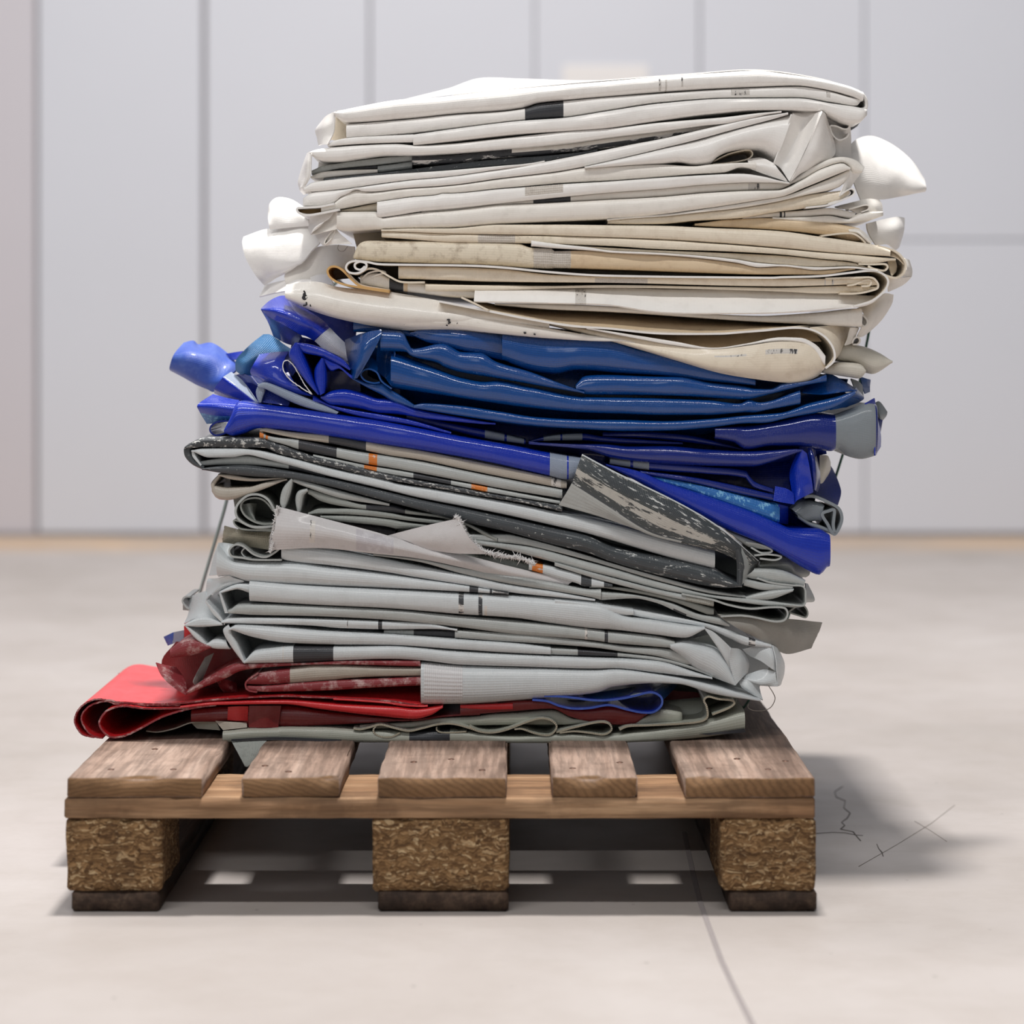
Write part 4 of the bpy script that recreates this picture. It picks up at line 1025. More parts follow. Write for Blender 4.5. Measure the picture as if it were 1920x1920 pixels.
patch(t, 'midblue', T3('5', [[(1330, 250, 240), (1220, 272, 250), (1112, 312, 285)], [(1320, 300, 236), (1210, 350, 235), (1122, 400, 272)], [(1250, 430, 234), (1185, 460, 234), (1140, 470, 266)], [(1185, 540, 239), (1160, 540, 243), (1142, 512, 262)]]), name='corner_fold', wr=2.5)
patch(t, 'midblue', T3('5', [[(1325, 260, 244), (1390, 320, 262), (1410, 390, 246)], [(1300, 400, 262), (1360, 430, 275), (1405, 440, 250)], [(1300, 500, 260), (1350, 540, 262), (1390, 590, 248)]]), name='ply_or_backing', wr=2)
ribbon(t, 'midblue', T('5', 1390,605, 1330,560, 1302,508, 1260,487, 1222,494, 1205,522, 1230,555, 1280,570, 1320,566), 240, 110, 1.8)
patch(t, 'midblue', T3('5', [[(1205, 450, 256), (1260, 420, 262), (1310, 450, 262)], [(1198, 500, 246), (1250, 486, 242), (1302, 508, 246)]]), name='corner_fold')
roll(t, 'midblue', T('5', 1150,535, 1240,570, 1330,570, 1385,610, 1450,650, 1530,705), T('5', 1165,550, 1250,600, 1330,640, 1400,680, 1460,700, 1530,722), 244, L=200, name='fold')
patch(t, 'midblue', T3('I', [[(1540, 150, 330), (1650, 180, 340)], [(1560, 250, 325), (1640, 250, 345)], [(1590, 330, 330), (1640, 310, 345)]]), name='flap', rag=0)
patch(t, 'greyweb', T3('I', [[(1440, 170, 290), (1520, 200, 300), (1560, 240, 320)], [(1490, 300, 275), (1550, 350, 290), (1575, 370, 310)]]), name='flap')

core(t, 'midblue', [(690,610),(1000,650),(1300,690),(1590,712)], [(690,705),(800,762),(1000,800),(1300,815),(1580,745)], 300)

patch(t, 'shadeblue', T3('5', [[(1150, 420, 300), (1440, 420, 300)], [(1180, 560, 300), (1440, 660, 300)]]), name='ply_or_backing')

# ---- 8 royal-blue tarpaulin: crumpled left end, taped right end
t = tarp('folded_tarpaulin', 'royal-blue tarpaulin, crumpled at the left and with broad grey tape at its right end', 930)
band(t, 'shadeblue', T('I', 0,690, 400,667, 750,606, 1100,530, 1255,545, 1400,500, 1620,430, 1700,440), T('I', 0,800, 200,840, 330,920, 600,880, 1000,893, 1230,938, 1300,917, 1400,988, 1550,1020, 1700,985), 243, bulge=0.9, marks=[(1563.5, 1638, 'greyweb')], right=8, L=260)
patch(t, 'blue', T3('I', [[(1590, 430, 256), (1690, 375, 275)], [(1660, 560, 246), (1715, 560, 285)], [(1690, 760, 246), (1755, 760, 290)], [(1695, 985, 246), (1755, 890, 285)]]), name='corner_fold')
patch(t, 'greyweb', T3('I', [[(1695, 425, 330), (1745, 415, 335), (1825, 520, 345)], [(1720, 520, 325), (1760, 540, 325), (1815, 560, 345)], [(1740, 580, 330), (1760, 600, 330), (1775, 610, 345)]]), name='flap')
patch(t, 'shadeblue', T3('I', [[(1730, 570, 335), (1775, 605, 340)], [(1745, 760, 330), (1760, 700, 340)]]), name='flap')
band(t, 'shadeblue', T('G', 1400,805, 1500,817, 1920,832, 'H', 300,1100, 600,1125, 1000,1120, 1500,1160, 'I', 300,938, 600,930, 880,915, 935,925), T('G', 1400,830, 1920,880, 'H', 400,1250, 900,1310, 1500,1340, 'I', 400,1100, 600,1050, 740,1000, 880,950, 935,935), 241, bulge=1.1, L=300)
band(t, 'shadeblue', T('H', 300,965, 800,960, 1200,990, 1700,1100, 1880,1150), T('H', 300,1010, 800,1030, 1200,1070, 1700,1135, 1880,1165), 268)
patch(t, 'shadeblue', T3('I', [[(0, 790, 285), (300, 800, 280), (500, 830, 275), (900, 860, 270)], [(0, 930, 290), (300, 930, 285), (600, 930, 280), (900, 930, 275)]]), name='ply_or_backing')
patch(t, 'shadeblue', T3('I', [[(400, 1000, 330), (700, 980, 320), (940, 960, 300)], [(400, 1200, 330), (700, 1200, 320), (830, 1200, 300)], [(400, 1400, 330), (640, 1400, 320), (850, 1450, 300)]]), name='ply_or_backing')
patch(t, 'blue', T3('I', [[(895, 918, 250), (930, 925, 241), (975, 960, 243)], [(800, 1150, 256), (880, 1130, 245), (1010, 1130, 244)], [(815, 1330, 252), (900, 1300, 243), (1035, 1300, 246)], [(840, 1492, 246), (885, 1450, 242), (1040, 1370, 250)]]), name='corner_fold', wr=2)
patch(t, 'shadeblue', T3('I', [[(985, 900, 256), (1020, 905, 256), (1060, 930, 275)], [(1005, 1060, 249), (1060, 1050, 246), (1110, 1150, 275)], [(1018, 1240, 249), (1070, 1240, 247), (1112, 1280, 280)], [(1040, 1320, 252), (1060, 1350, 250), (1085, 1370, 275)]]), name='corner_fold', wr=2)
patch(t, 'blue', T3('I', [[(640, 1308, 244), (760, 1335, 244), (835, 1385, 246)], [(620, 1460, 240), (740, 1485, 240), (842, 1500, 242)]]), name='flap')
band(t, 'shadeblue', T('H', 380,1256, 800,1287, 1500,1352, 1920,1402, 'J', 1000,185, 1195,272), T('H', 380,1320, 830,1388, 1500,1432, 1920,1482, 'J', 1000,242, 1195,310), 250, L=300, marks=[(1143, 1182, 'greyweb'), (1187, 1217, 'greyweb')])
band(t, 'shadeblue', T('J', 0,107, 500,172, 900,252, 1200,322), T('J', 0,138, 500,222, 900,318, 1200,378), 248, L=300)
band(t, 'wornblue', T('J', 60,152, 500,228, 900,322, 1250,412), T('J', 60,170, 400,268, 800,418, 1240,580), 249, L=300, bulge=0.8)
patch(t, 'blue', T3('J', [[(1250, 410, 250), (1330, 430, 270)], [(1240, 580, 250), (1330, 590, 280)]]), name='ply_or_backing')
band(t, 'shadeblue', T('G', 300,545, 700,642, 1010,702, 1370,787), T('G', 300,605, 700,702, 1000,775, 1370,830), 262, L=300, marks=[(909, 946, 'greyweb'), (950, 983, 'greyweb')])
band(t, 'shadeblue', T('G', 1400,805, 1530,767, 1690,742, 1880,732, 'H', 300,1012, 600,1035, 1200,1078), T('G', 1400,815, 1530,800, 1880,795, 'H', 300,1075, 600,1092, 1200,1100), 262, L=300, marks=[(1019, 1051, 'greyweb'), (1054, 1092, 'greyweb')])
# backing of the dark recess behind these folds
patch(t, 'shadeblue', [[(640, 700, 420), (900, 760, 420), (1200, 790, 420), (1540, 760, 420)], [(560, 760, 400), (900, 830, 400), (1200, 870, 400), (1540, 860, 400)], [(560, 790, 420), (900, 840, 420), (1200, 900, 420), (1500, 980, 420)]], name='ply_or_backing')
# right-hand bits below
patch(t, 'shadeblue', T3('I', [[(1215, 1080, 340), (1250, 1130, 350)], [(1100, 1290, 320), (1310, 1270, 345)], [(1060, 1390, 310), (1335, 1380, 340)], [(1180, 1480, 310), (1300, 1510, 335)]]), name='flap')
patch(t, 'greywhite', T3('I', [[(1110, 980, 300), (1190, 985, 310), (1222, 1050, 335)], [(1110, 1130, 290), (1170, 1120, 300), (1222, 1130, 335)], [(1112, 1280, 290), (1140, 1270, 300), (1195, 1190, 330)]]), name='flap')
roll(t, 'greyweb', T('J', 1365,455, 1450,390, 1560,380, 1650,410, 1655,425), T('J', 1500,575, 1560,560, 1600,560, 1630,560, 1635,470), 262, L=90, name='fold')
ribbon(t, 'greyweb', T('J', 1480,345, 1560,340, 1700,395, 1790,450, 1818,530, 1800,610, 1755,680, 1725,660, 1690,590, 1640,500, 1700,470, 1748,462, 1745,540, 1740,600, 1752,672), 258, 120, 3.5)
roll(t, 'greyweb', T('J', 1400,480, 1500,560, 1620,600, 1720,640), T('J', 1430,540, 1540,610, 1660,655, 1740,682), 260, L=90, name='fold')
# left-hand crumples
patch(t, 'shadeblue', T3('F', [[(1150, 470, 310), (1360, 520, 300)], [(1130, 590, 310), (1520, 690, 300)]]), name='ply_or_backing')
patch(t, 'shadeblue', T3('F', [[(1150, 570, 345), (1400, 570, 345), (1690, 650, 345)], [(900, 800, 345), (1300, 800, 340), (1800, 900, 335)], [(870, 1060, 345), (1300, 1120, 340), (1900, 1230, 335)]]), name='ply_or_backing')
patch(t, 'shadeblue', T3('F', [[(690, 880, 350), (900, 930, 350)], [(800, 1060, 350), (900, 1090, 350)]]), name='ply_or_backing')
patch(t, 'shadeblue', T3('F', [[(1170, 165, 310), (1400, 230, 310), (1740, 320, 310)], [(1400, 420, 305), (1560, 520, 305), (1690, 640, 305)]]), name='ply_or_backing')
patch(t, 'blue', T3('F', [[(862, 235, 270), (950, 160, 285), (1060, 120, 300), (1150, 170, 300), (1400, 330, 280), (1480, 410, 262)], [(862, 240, 256), (1000, 245, 240), (1150, 290, 236), (1280, 360, 236), (1340, 400, 238), (1420, 455, 244)], [(868, 250, 258), (960, 320, 252), (1090, 390, 249), (1210, 460, 250), (1270, 480, 252), (1345, 522, 252)]]), name='corner_fold', wr=2.5)
patch(t, 'silver', T3('F', [[(1480, 408, 254), (1560, 490, 247), (1612, 540, 250)], [(1410, 462, 243), (1520, 560, 239), (1628, 640, 244)], [(1345, 525, 249), (1470, 630, 247), (1642, 706, 250)]]), name='seam_tape')
patch(t, 'shadeblue', T3('F', [[(868, 250, 260), (1000, 335, 263), (1220, 470, 263)], [(930, 360, 285), (1040, 440, 282), (1230, 520, 276)], [(975, 480, 305), (1080, 540, 300), (1180, 570, 292)]]), name='corner_fold')
patch(t, 'paleblue', T3('F', [[(880, 468, 345), (950, 475, 350), (1060, 555, 350), (1130, 600, 345)], [(740, 580, 320), (850, 590, 325), (1000, 620, 332), (1110, 630, 338)], [(645, 690, 325), (720, 730, 314), (800, 720, 322), (860, 660, 332)], [(635, 790, 335), (700, 835, 326), (770, 840, 328), (800, 780, 332)]]), name='flap', th=1.6)
patch(t, 'shadeblue', T3('F', [[(640, 830, 335), (700, 820, 325), (770, 840, 310)], [(690, 900, 325), (760, 900, 312), (840, 930, 300)]]), name='ply_or_backing')
patch(t, 'blue', T3('F', [[(850, 648, 305), (980, 630, 292), (1112, 622, 280)], [(800, 730, 276), (960, 715, 262), (1075, 725, 262)], [(768, 805, 280), (940, 850, 252), (1190, 940, 248)], [(830, 900, 285), (1010, 960, 258), (1320, 1020, 250)]]), name='corner_fold', wr=2)
ribbon(t, 'shadeblue', T('F', 1320,1002, 1200,930, 1110,858, 1060,780, 1064,715, 1100,700, 1150,740, 1205,832, 1262,930, 1320,1005), 246, 70, 1.2, edge='fray', fray=1.2)
roll(t, 'blue', T('F', 1165,540, 1112,640, 1160,740, 1260,880, 1375,1012), T('F', 1205,560, 1245,640, 1295,760, 1335,880, 1385,1000), 240, L=120, bulge=1.2)
roll(t, 'blue', T('F', 1168,538, 1300,553, 1450,608, 1600,690, 1665,775), T('F', 1205,570, 1245,630, 1400,665, 1560,735, 1660,790), 243, L=160, bulge=1.2)
roll(t, 'blue', T('F', 1405,675, 1345,780, 1350,900, 1392,1016), T('F', 1425,690, 1452,800, 1452,900, 1432,990), 240, L=100, bulge=1.2)
roll(t, 'blue', T('F', 1410,673, 1480,690, 1560,738, 1680,838, 1800,900, 1920,960), T('F', 1430,700, 1490,795, 1570,775, 1680,865, 1800,930, 1920,985), 246, L=160, bulge=1.1)
band(t, 'blue', T('F', 1415,1022, 1500,972, 1600,958, 1750,985, 1920,1040, 'G', 200,422, 380,507, 800,592, 1100,642), T('F', 1400,1040, 1500,1102, 1600,1110, 1750,1132, 1920,1172, 'G', 200,558, 500,602, 1000,650), 246, L=300, bulge=1.2)
band(t, 'blue', T('F', 1330,1012, 1480,1098, 1700,1148, 1920,1182, 'G', 300,605, 700,720), T('F', 1400,1085, 1500,1130, 1700,1190, 1920,1235, 'G', 300,650, 700,740), 248, L=260)
patch(t, 'shadeblue', T3('F', [[(1430, 800, 300), (1600, 800, 300), (1750, 880, 300)], [(1430, 980, 300), (1600, 960, 300), (1760, 980, 300)]]), name='ply_or_backing')
roll(t, 'bluegrey', T('F', 828,925, 880,898, 950,910, 1200,1010, 1400,1090, 1560,1165), T('F', 855,945, 900,955, 960,985, 1150,1080, 1310,1135, 1540,1185), 246, L=160, name='seam_tape')
roll(t, 'bluegrey', T('F', 850,905, 818,965, 820,1020, 842,1080), T('F', 885,930, 895,975, 880,1020, 862,1078), 248, L=100, name='seam_tape')
patch(t, 'shadeblue', T3('F', [[(885, 950, 262), (1000, 1000, 258), (1120, 1080, 256)], [(850, 1080, 256), (960, 1090, 252), (1110, 1112, 252)]]), name='ply_or_backing')
patch(t, 'blue', T3('F', [[(592, 806, 335), (700, 890, 322), (832, 1076, 300)], [(520, 850, 312), (640, 940, 304), (820, 1080, 297)], [(440, 955, 320), (560, 1010, 312), (770, 1078, 300)], [(442, 992, 335), (550, 1040, 322), (700, 1070, 308)]]), name='flap', lin_v=True, marks=[(0, 1, 'bluegrey', 0, .33)])
patch(t, 'fadedblue', T3('F', [[(165, 545, 430), (250, 528, 440), (300, 562, 445), (420, 548, 440), (560, 640, 430), (640, 720, 400)], [(80, 650, 398), (200, 640, 390), (330, 660, 392), (440, 690, 396), (560, 750, 396), (640, 790, 385)], [(42, 755, 402), (180, 800, 390), (300, 860, 388), (400, 890, 386), (480, 880, 380), (570, 840, 370)], [(46, 785, 420), (170, 850, 406), (280, 912, 402), (380, 955, 395), (440, 982, 388), (500, 930, 376)]]), name='flap', th=2.0)
patch(t, 'blue', T3('F', [[(545, 640, 420), (700, 618, 400)], [(600, 700, 410), (660, 690, 390)]]), name='flap')
patch(t, 'blue', T3('F', [[(430, 1006, 310), (550, 1040, 300), (668, 1062, 288)], [(298, 1095, 292), (450, 1100, 281), (640, 1125, 275)], [(305, 1150, 294), (450, 1180, 283), (615, 1190, 275)], [(375, 1268, 310), (470, 1262, 295), (590, 1238, 282)]]), name='flap', marks=[(0, 1, 'wornblue', .7, 1)])
ribbon(t, 'shadeblue', T('F', 590,1245, 480,1250, 412,1290, 405,1340, 455,1375, 545,1352), 276, 160, 2)

core(t, 'shadeblue', [(560,690),(900,790),(1300,805),(1540,790)], [(500,770),(900,840),(1300,890),(1550,850)], 310)
core(t, 'shadeblue', [(1120,845),(1300,870),(1540,850)], [(1160,880),(1300,935),(1520,1000)], 310)

# ---- 9 long royal-blue tarpaulin in front
t = tarp('folded_tarpaulin', 'long royal-blue roll with a grey ribbed band, slanting down to the right', 870)
band(t, 'blue', T('F', 530,1330, 600,1190, 665,1062, 800,1082, 1200,1132, 1600,1192, 1920,1240, 'G', 400,682, 800,762, 1200,832, 1600,907, 1880,955), T('F', 530,1345, 620,1382, 850,1310, 1000,1320, 1500,1385, 1920,1450, 'G', 400,878, 1000,983, 1580,1113, 1740,1148, 1880,1120), 236, L=300, bulge=1.1, marks=[(1030.5, 1063, 'bluegrey'), (1065.5, 1092, 'bluegrey')])
band(t, 'blue', T('H', 340,1325, 700,1400, 'J', 200,202, 600,332, 1000,472, 1250,582, 1350,622, 1600,627, 1700,680), T('H', 340,1335, 660,1500, 'J', 300,390, 700,600, 1100,768, 1300,878, 1500,1000, 1610,1045, 1680,970), 240, L=160, bulge=0.8)

# ---- 10 grey tarpaulin with dark and orange print marks
t = tarp('folded_tarpaulin', 'grey tarpaulin rolls with dark squares and small orange print marks', 930)
band(t, 'warmgrey', T('K', 755,28, 800,12, 900,27, 1000,42, 1380,77, 1920,167, 'L', 400,112, 800,192, 1200,272, 1580,352, 1740,397), T('K', 760,36, 800,46, 920,73, 1100,108, 1370,148, 1700,213, 1920,258, 'L', 400,198, 800,283, 1200,363, 1700,458), 243, L=300, marks=[(616.5, 687, 'black'), (1033, 1052, 'ticks')])
band(t, 'grey', T('K', 755,45, 830,84, 1110,120, 1450,190, 1650,225, 1920,265, 'L', 400,210, 800,295, 1200,375, 1700,470), T('K', 800,105, 850,125, 1000,168, 1100,203, 1430,273, 1700,333, 1920,368, 'L', 400,318, 800,393, 1200,468, 1690,548), 242, L=300, marks=[(560.5, 632, 'black'), (691.5, 708, 'orange'), (486, 495, 'orange'), (498, 503, 'orange')])
band(t, 'grey', T('K', 1235,250, 1700,345, 1920,380, 'L', 360,322, 700,387, 1000,442, 1680,572), T('K', 1235,277, 1500,330, 1920,430, 'L', 360,368, 700,428, 1000,488, 1670,600), 244, L=300, marks=[(682.5, 707, 'orange'), (775, 846, 'black'), (883.5, 914, 'orange')])
roll(t, 'warmgrey', T('K', 760,20, 752,40, 775,75, 830,115), T('K', 775,25, 778,45, 800,75, 845,100), 245, L=100)

core(t, 'grey', [(500,818),(780,870),(1040,915),(1300,1000)], [(560,860),(780,905),(1040,950),(1300,1030)], 310)

# ---- 11 charcoal tarpaulin
t = tarp('folded_tarpaulin', 'charcoal tarpaulin speckled with white wear, wrapped round light grey plies', 960)
band(t, 'charworn', T('K', 80,182, 150,132, 270,97, 500,93, 760,96, 830,122, 1000,182, 1230,262, 1500,327, 1920,433, 'L', 360,379, 700,438, 1000,498, 1670,612), T('K', 85,200, 250,183, 600,188, 800,190, 900,232, 1100,287, 1500,387, 1920,480, 'L', 500,447, 900,517, 1300,582, 1700,667), 240, L=320, bulge=1.2)
roll(t, 'charcoal', T('K', 82,180, 70,210, 85,275, 150,342, 240,385), T('K', 140,185, 138,225, 142,250, 175,310, 255,362), 243, L=160, name='corner_fold')
band(t, 'palegrey', T('K', 140,217, 250,194, 500,192, 700,207, 1000,272, 1500,397, 1920,487, 'L', 200,412, 500,457, 900,527, 1300,597, 1700,682, 1920,722, 'J', 300,722, 668,822), T('K', 150,222, 300,278, 500,276, 640,254, 800,288, 1100,368, 1350,438, 1920,573, 'L', 400,540, 800,618, 1200,698, 1600,788, 1920,863, 'J', 300,898, 636,982), 241, L=320, bulge=1.1)
roll(t, 'palegrey', T('K', 140,217, 150,270, 220,352), T('K', 158,222, 195,290, 232,345), 243, L=120)
band(t, 'grey', T('K', 175,320, 400,285, 640,262, 800,295, 1010,330, 1340,442), T('K', 220,352, 400,345, 700,347, 1010,380, 1340,452), 248, L=300, marks=[(541.5, 610, 'black')])
band(t, 'charcoal', T('K', 235,375, 400,356, 600,347, 900,382, 1300,452, 1920,592, 'L', 400,557, 800,637, 1200,722, 1600,812, 1920,882, 'M', 400,92, 800,172, 1070,237, 1250,332, 1296,355), T('K', 235,387, 400,415, 700,448, 1000,463, 1300,518, 1920,678, 'L', 400,648, 800,758, 1200,848, 1600,958, 1920,1038, 'M', 400,198, 800,308, 1200,378, 1290,372), 238, L=320, bulge=1.1,
     marks=[(1062, 1392, 'charstreak', .1, .75)])
M_dummy = None
patch(t, 'charflap', T3('8', [[(525, 32, 233), (700, 125, 231), (1000, 270, 231), (1200, 385, 233), (1320, 480, 238), (1432, 580, 262)], [(505, 85, 228), (690, 190, 225), (980, 330, 225), (1150, 420, 227), (1280, 495, 232), (1395, 600, 254)],
                              [(472, 180, 228), (645, 290, 226), (860, 425, 227), (1040, 478, 229), (1200, 515, 232), (1345, 590, 246)], [(406, 292, 238), (620, 352, 234), (860, 434, 232), (1050, 488, 232), (1200, 523, 234), (1322, 535, 240)]]), name='flap', th=1.8,
      marks=[(0, 1, 'palegrey', 0, .06), (0, .9, 'charstreak', .12, .36), (0, .75, 'streakgrey', .40, .55), (0, .7, 'charstreak', .62, .67), (0, .6, 'grey', .67, 1)], edge='palegrey', su=8, sv=8)
patch(t, 'charcoal', T3('8', [[(1310, 520, 238), (1330, 522, 236), (1345, 545, 238)], [(1322, 600, 240), (1340, 600, 237), (1358, 610, 240)], [(1322, 700, 240), (1338, 712, 238), (1350, 690, 244)]]), name='corner_fold')
patch(t, 'grey', T3('8', [[(1340, 500, 242), (1390, 540, 256), (1434, 582, 275)], [(1356, 600, 240), (1385, 610, 254), (1420, 620, 275)], [(1346, 700, 242), (1370, 680, 254), (1395, 650, 275)]]), name='corner_fold')

core(t, 'grey', [(370,845),(780,915),(1300,1020)], [(400,870),(780,960),(1310,1075)], 310)

# ---- 12 grey-green tarpaulin with loops
t = tarp('folded_tarpaulin', 'grey-green tarpaulin with a spiral at its left end and dull flap at right', 1040)
band(t, 'warmgrey', T('K', 330,522, 470,547, 660,542, 800,502, 1000,467), T('K', 330,592, 380,652, 470,660, 600,628, 800,558, 980,482), 244, L=260, left=10)
band(t, 'warmgrey', T('K', 380,427, 450,427, 700,463, 980,465), T('K', 385,440, 500,475, 700,492, 900,470), 246, L=260)
roll(t, 'warmgrey', T('K', 390,425, 320,500, 318,545, 330,580), T('K', 402,440, 362,500, 350,530, 365,560), 247, L=100)
roll(t, 'grey', T('K', 1040,463, 960,560, 935,680, 958,732), T('K', 1048,482, 1042,560, 1012,660, 982,727), 240, L=130)
roll(t, 'grey', T('K', 1045,463, 1200,500, 1500,582, 1920,692), T('K', 1060,498, 1200,553, 1500,648, 1920,712), 243, L=260, name='fold')
roll(t, 'grey', T('K', 1180,558, 1100,580, 1075,650, 1090,762), T('K', 1192,580, 1152,620, 1137,700, 1122,767), 242, L=130)
band(t, 'greygreen', T('K', 1190,562, 1300,592, 1500,652, 1700,702, 1920,702, 'L', 300,652, 700,722, 1120,905), T('K', 1200,605, 1300,668, 1450,708, 1700,743, 1920,768, 'L', 300,688, 700,742, 1110,942), 246, L=260, marks=[(686.5, 760, 'black'), (932, 975, 'black')])
band(t, 'greygreen', T('K', 1190,777, 1300,737, 1500,737, 1920,777, 'L', 300,712, 640,752), T('K', 1200,790, 1300,785, 1500,788, 1920,823, 'L', 300,748, 550,778), 244, L=260)
band(t, 'greygreen', T('K', 1300,802, 1500,802, 1920,832, 'L', 300,767, 500,792), T('K', 1300,820, 1480,853, 1920,903, 'L', 200,823, 400,820), 243, L=260)
band(t, 'black', T('K', 1480,860, 1920,912, 'L', 200,835), T('K', 1480,868, 1900,968, 'L', 120,878), 262, L=200)
patch(t, 'greygreen', T3('K', [[(900, 480, 330), (1150, 520, 330), (1500, 640, 330)], [(880, 780, 330), (1200, 790, 330), (1500, 800, 330)]]), name='ply_or_backing')
ribbon(t, 'greygreen', T('K', 905,790, 832,662, 742,612, 642,622, 562,690, 535,760, 560,830, 660,893, 760,905, 875,897), 242, 240, 2.6, edge='grey')
ribbon(t, 'greygreen', T('K', 885,770, 802,672, 722,642, 622,660, 582,710, 612,790, 692,850, 782,877, 872,872), 245, 240, 2.0)
patch(t, 'greygreen', T3('K', [[(590, 700, 262), (660, 690, 258), (722, 690, 275)], [(640, 790, 258), (690, 780, 256), (710, 780, 280)], [(715, 858, 256), (718, 850, 258), (720, 850, 290)]]), name='ply_or_backing')
ribbon(t, 'greygreen', T('K', 872,925, 700,911, 562,851, 520,845, 528,880, 580,918, 680,930, 875,938), 244, 220, 1.8)
patch(t, 'scrimtan', T3('K', [[(440, 893, 290), (560, 925, 270), (700, 950, 262), (880, 942, 262)], [(424, 970, 282), (560, 985, 262), (700, 1000, 256), (870, 1020, 258)], [(420, 1045, 290), (560, 1060, 275), (700, 1085, 265), (850, 1108, 262)]]), name='flap', rag=1.0)
# plies running to the right end
band(t, 'grey', T('L', 850,872, 1200,872, 1350,902, 1920,1062, 'M', 400,207, 800,320, 1100,397, 1312,432), T('L', 860,928, 1110,943, 1350,968, 1500,998, 1920,1103, 'M', 400,235, 800,350, 1100,420, 1320,445), 246, L=300)
band(t, 'grey', T('L', 895,922, 1100,948, 1400,985, 1920,1118, 'M', 400,243, 800,358, 1100,430, 1400,458, 1700,498), T('L', 900,960, 1200,1010, 1500,1090, 1920,1198, 'M', 400,300, 800,400, 1100,447, 1320,482, 1500,502, 1710,506), 244, L=300)
band(t, 'grey', T('M', 0,200, 400,307, 800,407, 1100,455), T('M', 0,224, 300,318, 700,418, 1090,505), 242, L=260, marks=[(1285, 1338, 'scrimgrey', .3, 1)])
band(t, 'greygreen', T('M', 240,352, 600,395, 900,462, 1100,520), T('M', 350,378, 600,420, 800,467, 1060,562), 248, L=260)
ribbon(t, 'greygreen', T('M', 880,420, 1090,460, 1200,495, 1350,522, 1500,512, 1592,518, 1613,560, 1588,602, 1520,610, 1400,585, 1300,570, 1150,575), 240, 260, 2.2, edge='grey')
patch(t, 'greyflap', T3('M', [[(1130, 560, 248), (1400, 588, 250), (1610, 592, 262), (1850, 616, 310)], [(1220, 630, 243), (1400, 660, 246), (1650, 700, 265), (1812, 710, 305)], [(1360, 700, 248), (1480, 765, 254), (1600, 832, 270), (1772, 795, 300)]]), name='flap', th=2.0, rag=0.8)
roll(t, 'grey', T('M', 1305,312, 1400,332, 1652,370), T('M', 1310,362, 1450,392, 1640,382), 247, L=200, name='fold')
roll(t, 'grey', T('M', 1318,440, 1480,397, 1658,384), T('M', 1330,462, 1500,455, 1645,402), 245, L=200, name='fold')
roll(t, 'grey', T('M', 1385,245, 1500,242, 1600,262, 1735,325), T('M', 1310,302, 1500,342, 1640,352, 1722,366), 250, L=200, name='fold')
ribbon(t, 'grey', T('M', 1400,310, 1500,342, 1640,360, 1722,370, 1737,430, 1716,502, 1500,496), 247, 200, 2.0)
patch(t, 'grey', T3('M', [[(1735, 345, 280), (1750, 350, 290)], [(1738, 450, 270), (1798, 460, 300)], [(1720, 480, 270), (1745, 475, 290)]]), name='corner_fold')
ribbon(t, 'greygreen', T('M', 1620,545, 1680,505, 1725,502, 1752,545, 1740,582, 1690,570, 1620,548), 262, 120, 1.8)
roll(t, 'grey', T('J', 760,632, 900,690, 1130,782), T('J', 895,740, 1000,800, 1180,822), 252, L=160, name='fold')
ribbon(t, 'grey', T('J', 950,752, 1100,782, 1190,832, 1100,850, 1000,800), 248, 160, 2)
ribbon(t, 'grey', T('J', 1030,872, 1150,862, 1272,882, 1220,912, 1080,900), 247, 160, 2)
patch(t, 'greygreen', T3('J', [[(1080, 930, 275), (1300, 895, 275), (1400, 920, 290), (1530, 1010, 300)], [(1075, 965, 262), (1330, 960, 268), (1400, 1010, 278), (1520, 1045, 300)], [(1080, 985, 270), (1300, 1040, 275), (1400, 1060, 280), (1490, 1065, 300)]]), name='corner_fold', wr=3)
patch(t, 'greygreen', T3('J', [[(900, 650, 330), (1500, 900, 330)], [(950, 900, 330), (1450, 1000, 330)]]), name='ply_or_backing')

core(t, 'greygreen', [(430,890),(700,925),(1100,1030),(1490,1070)], [(450,1010),(700,1010),(1100,1100),(1470,1140)], 330)

# ---- 13 torn pale sheet
t = tarp('folded_tarpaulin', 'torn off-white sheet with a frayed edge, lying across the grey folds', 1040)
patch(t, 'torn', [[(521.7, 950, 236), (601, 971, 236), (700, 997, 235), (783, 1021, 236), (867, 1040, 240), (971, 1066, 246), (1076, 1090, 250)],
                  [(515, 990, 228), (601, 998, 226), (700, 1018, 226), (783, 1035, 230), (867, 1053, 235), (960, 1074, 242), (1066, 1095, 249)],
                  [(505, 1031, 236), (601, 1027, 236), (700, 1037, 236), (783, 1046, 238), (867, 1063, 242), (960, 1084, 247), (1066, 1099, 252)]], name='torn_flap', th=1.6, su=9, edge='fray', rag=0.8, marks=[(0.27, 0.40, 'greywash', .1, .95), (.13, .14, 'ticks', .2, .8)])
patch(t, 'torn', T3('L', [[(125, 884, 238), (450, 800, 232), (770, 728, 226)], [(330, 940, 234), (600, 920, 226), (862, 900, 222)], [(420, 995, 237), (720, 1040, 230), (1012, 1050, 226)]]), name='torn_flap', th=1.6, su=9, wr=.6)
patch(t, 'torn', T3('K', [[(885, 860, 232), (905, 880, 234)], [(850, 980, 234), (890, 990, 238)], [(832, 1130, 240), (885, 1110, 242)]]), name='torn_flap', rag=1.2, wr=2)
band(t, 'greygreen', T('L', 700,1040, 1000,1070, 1200,1095, 1420,1150), T('L', 700,1110, 850,1150, 1100,1205, 1410,1245), 258, L=260)
fringe(t, T('L', 745,715, 775,740, 800,800, 850,890, 905,955, 1010,1030, 1120,1055, 1200,1075, 1300,1080, 1400,1115, 1450,1140), 226, 300, 3.8)
fringe(t, T('K', 915,722, 900,790, 885,880, 880,960, 870,1040, 850,1130), 232, 70, 3.0)
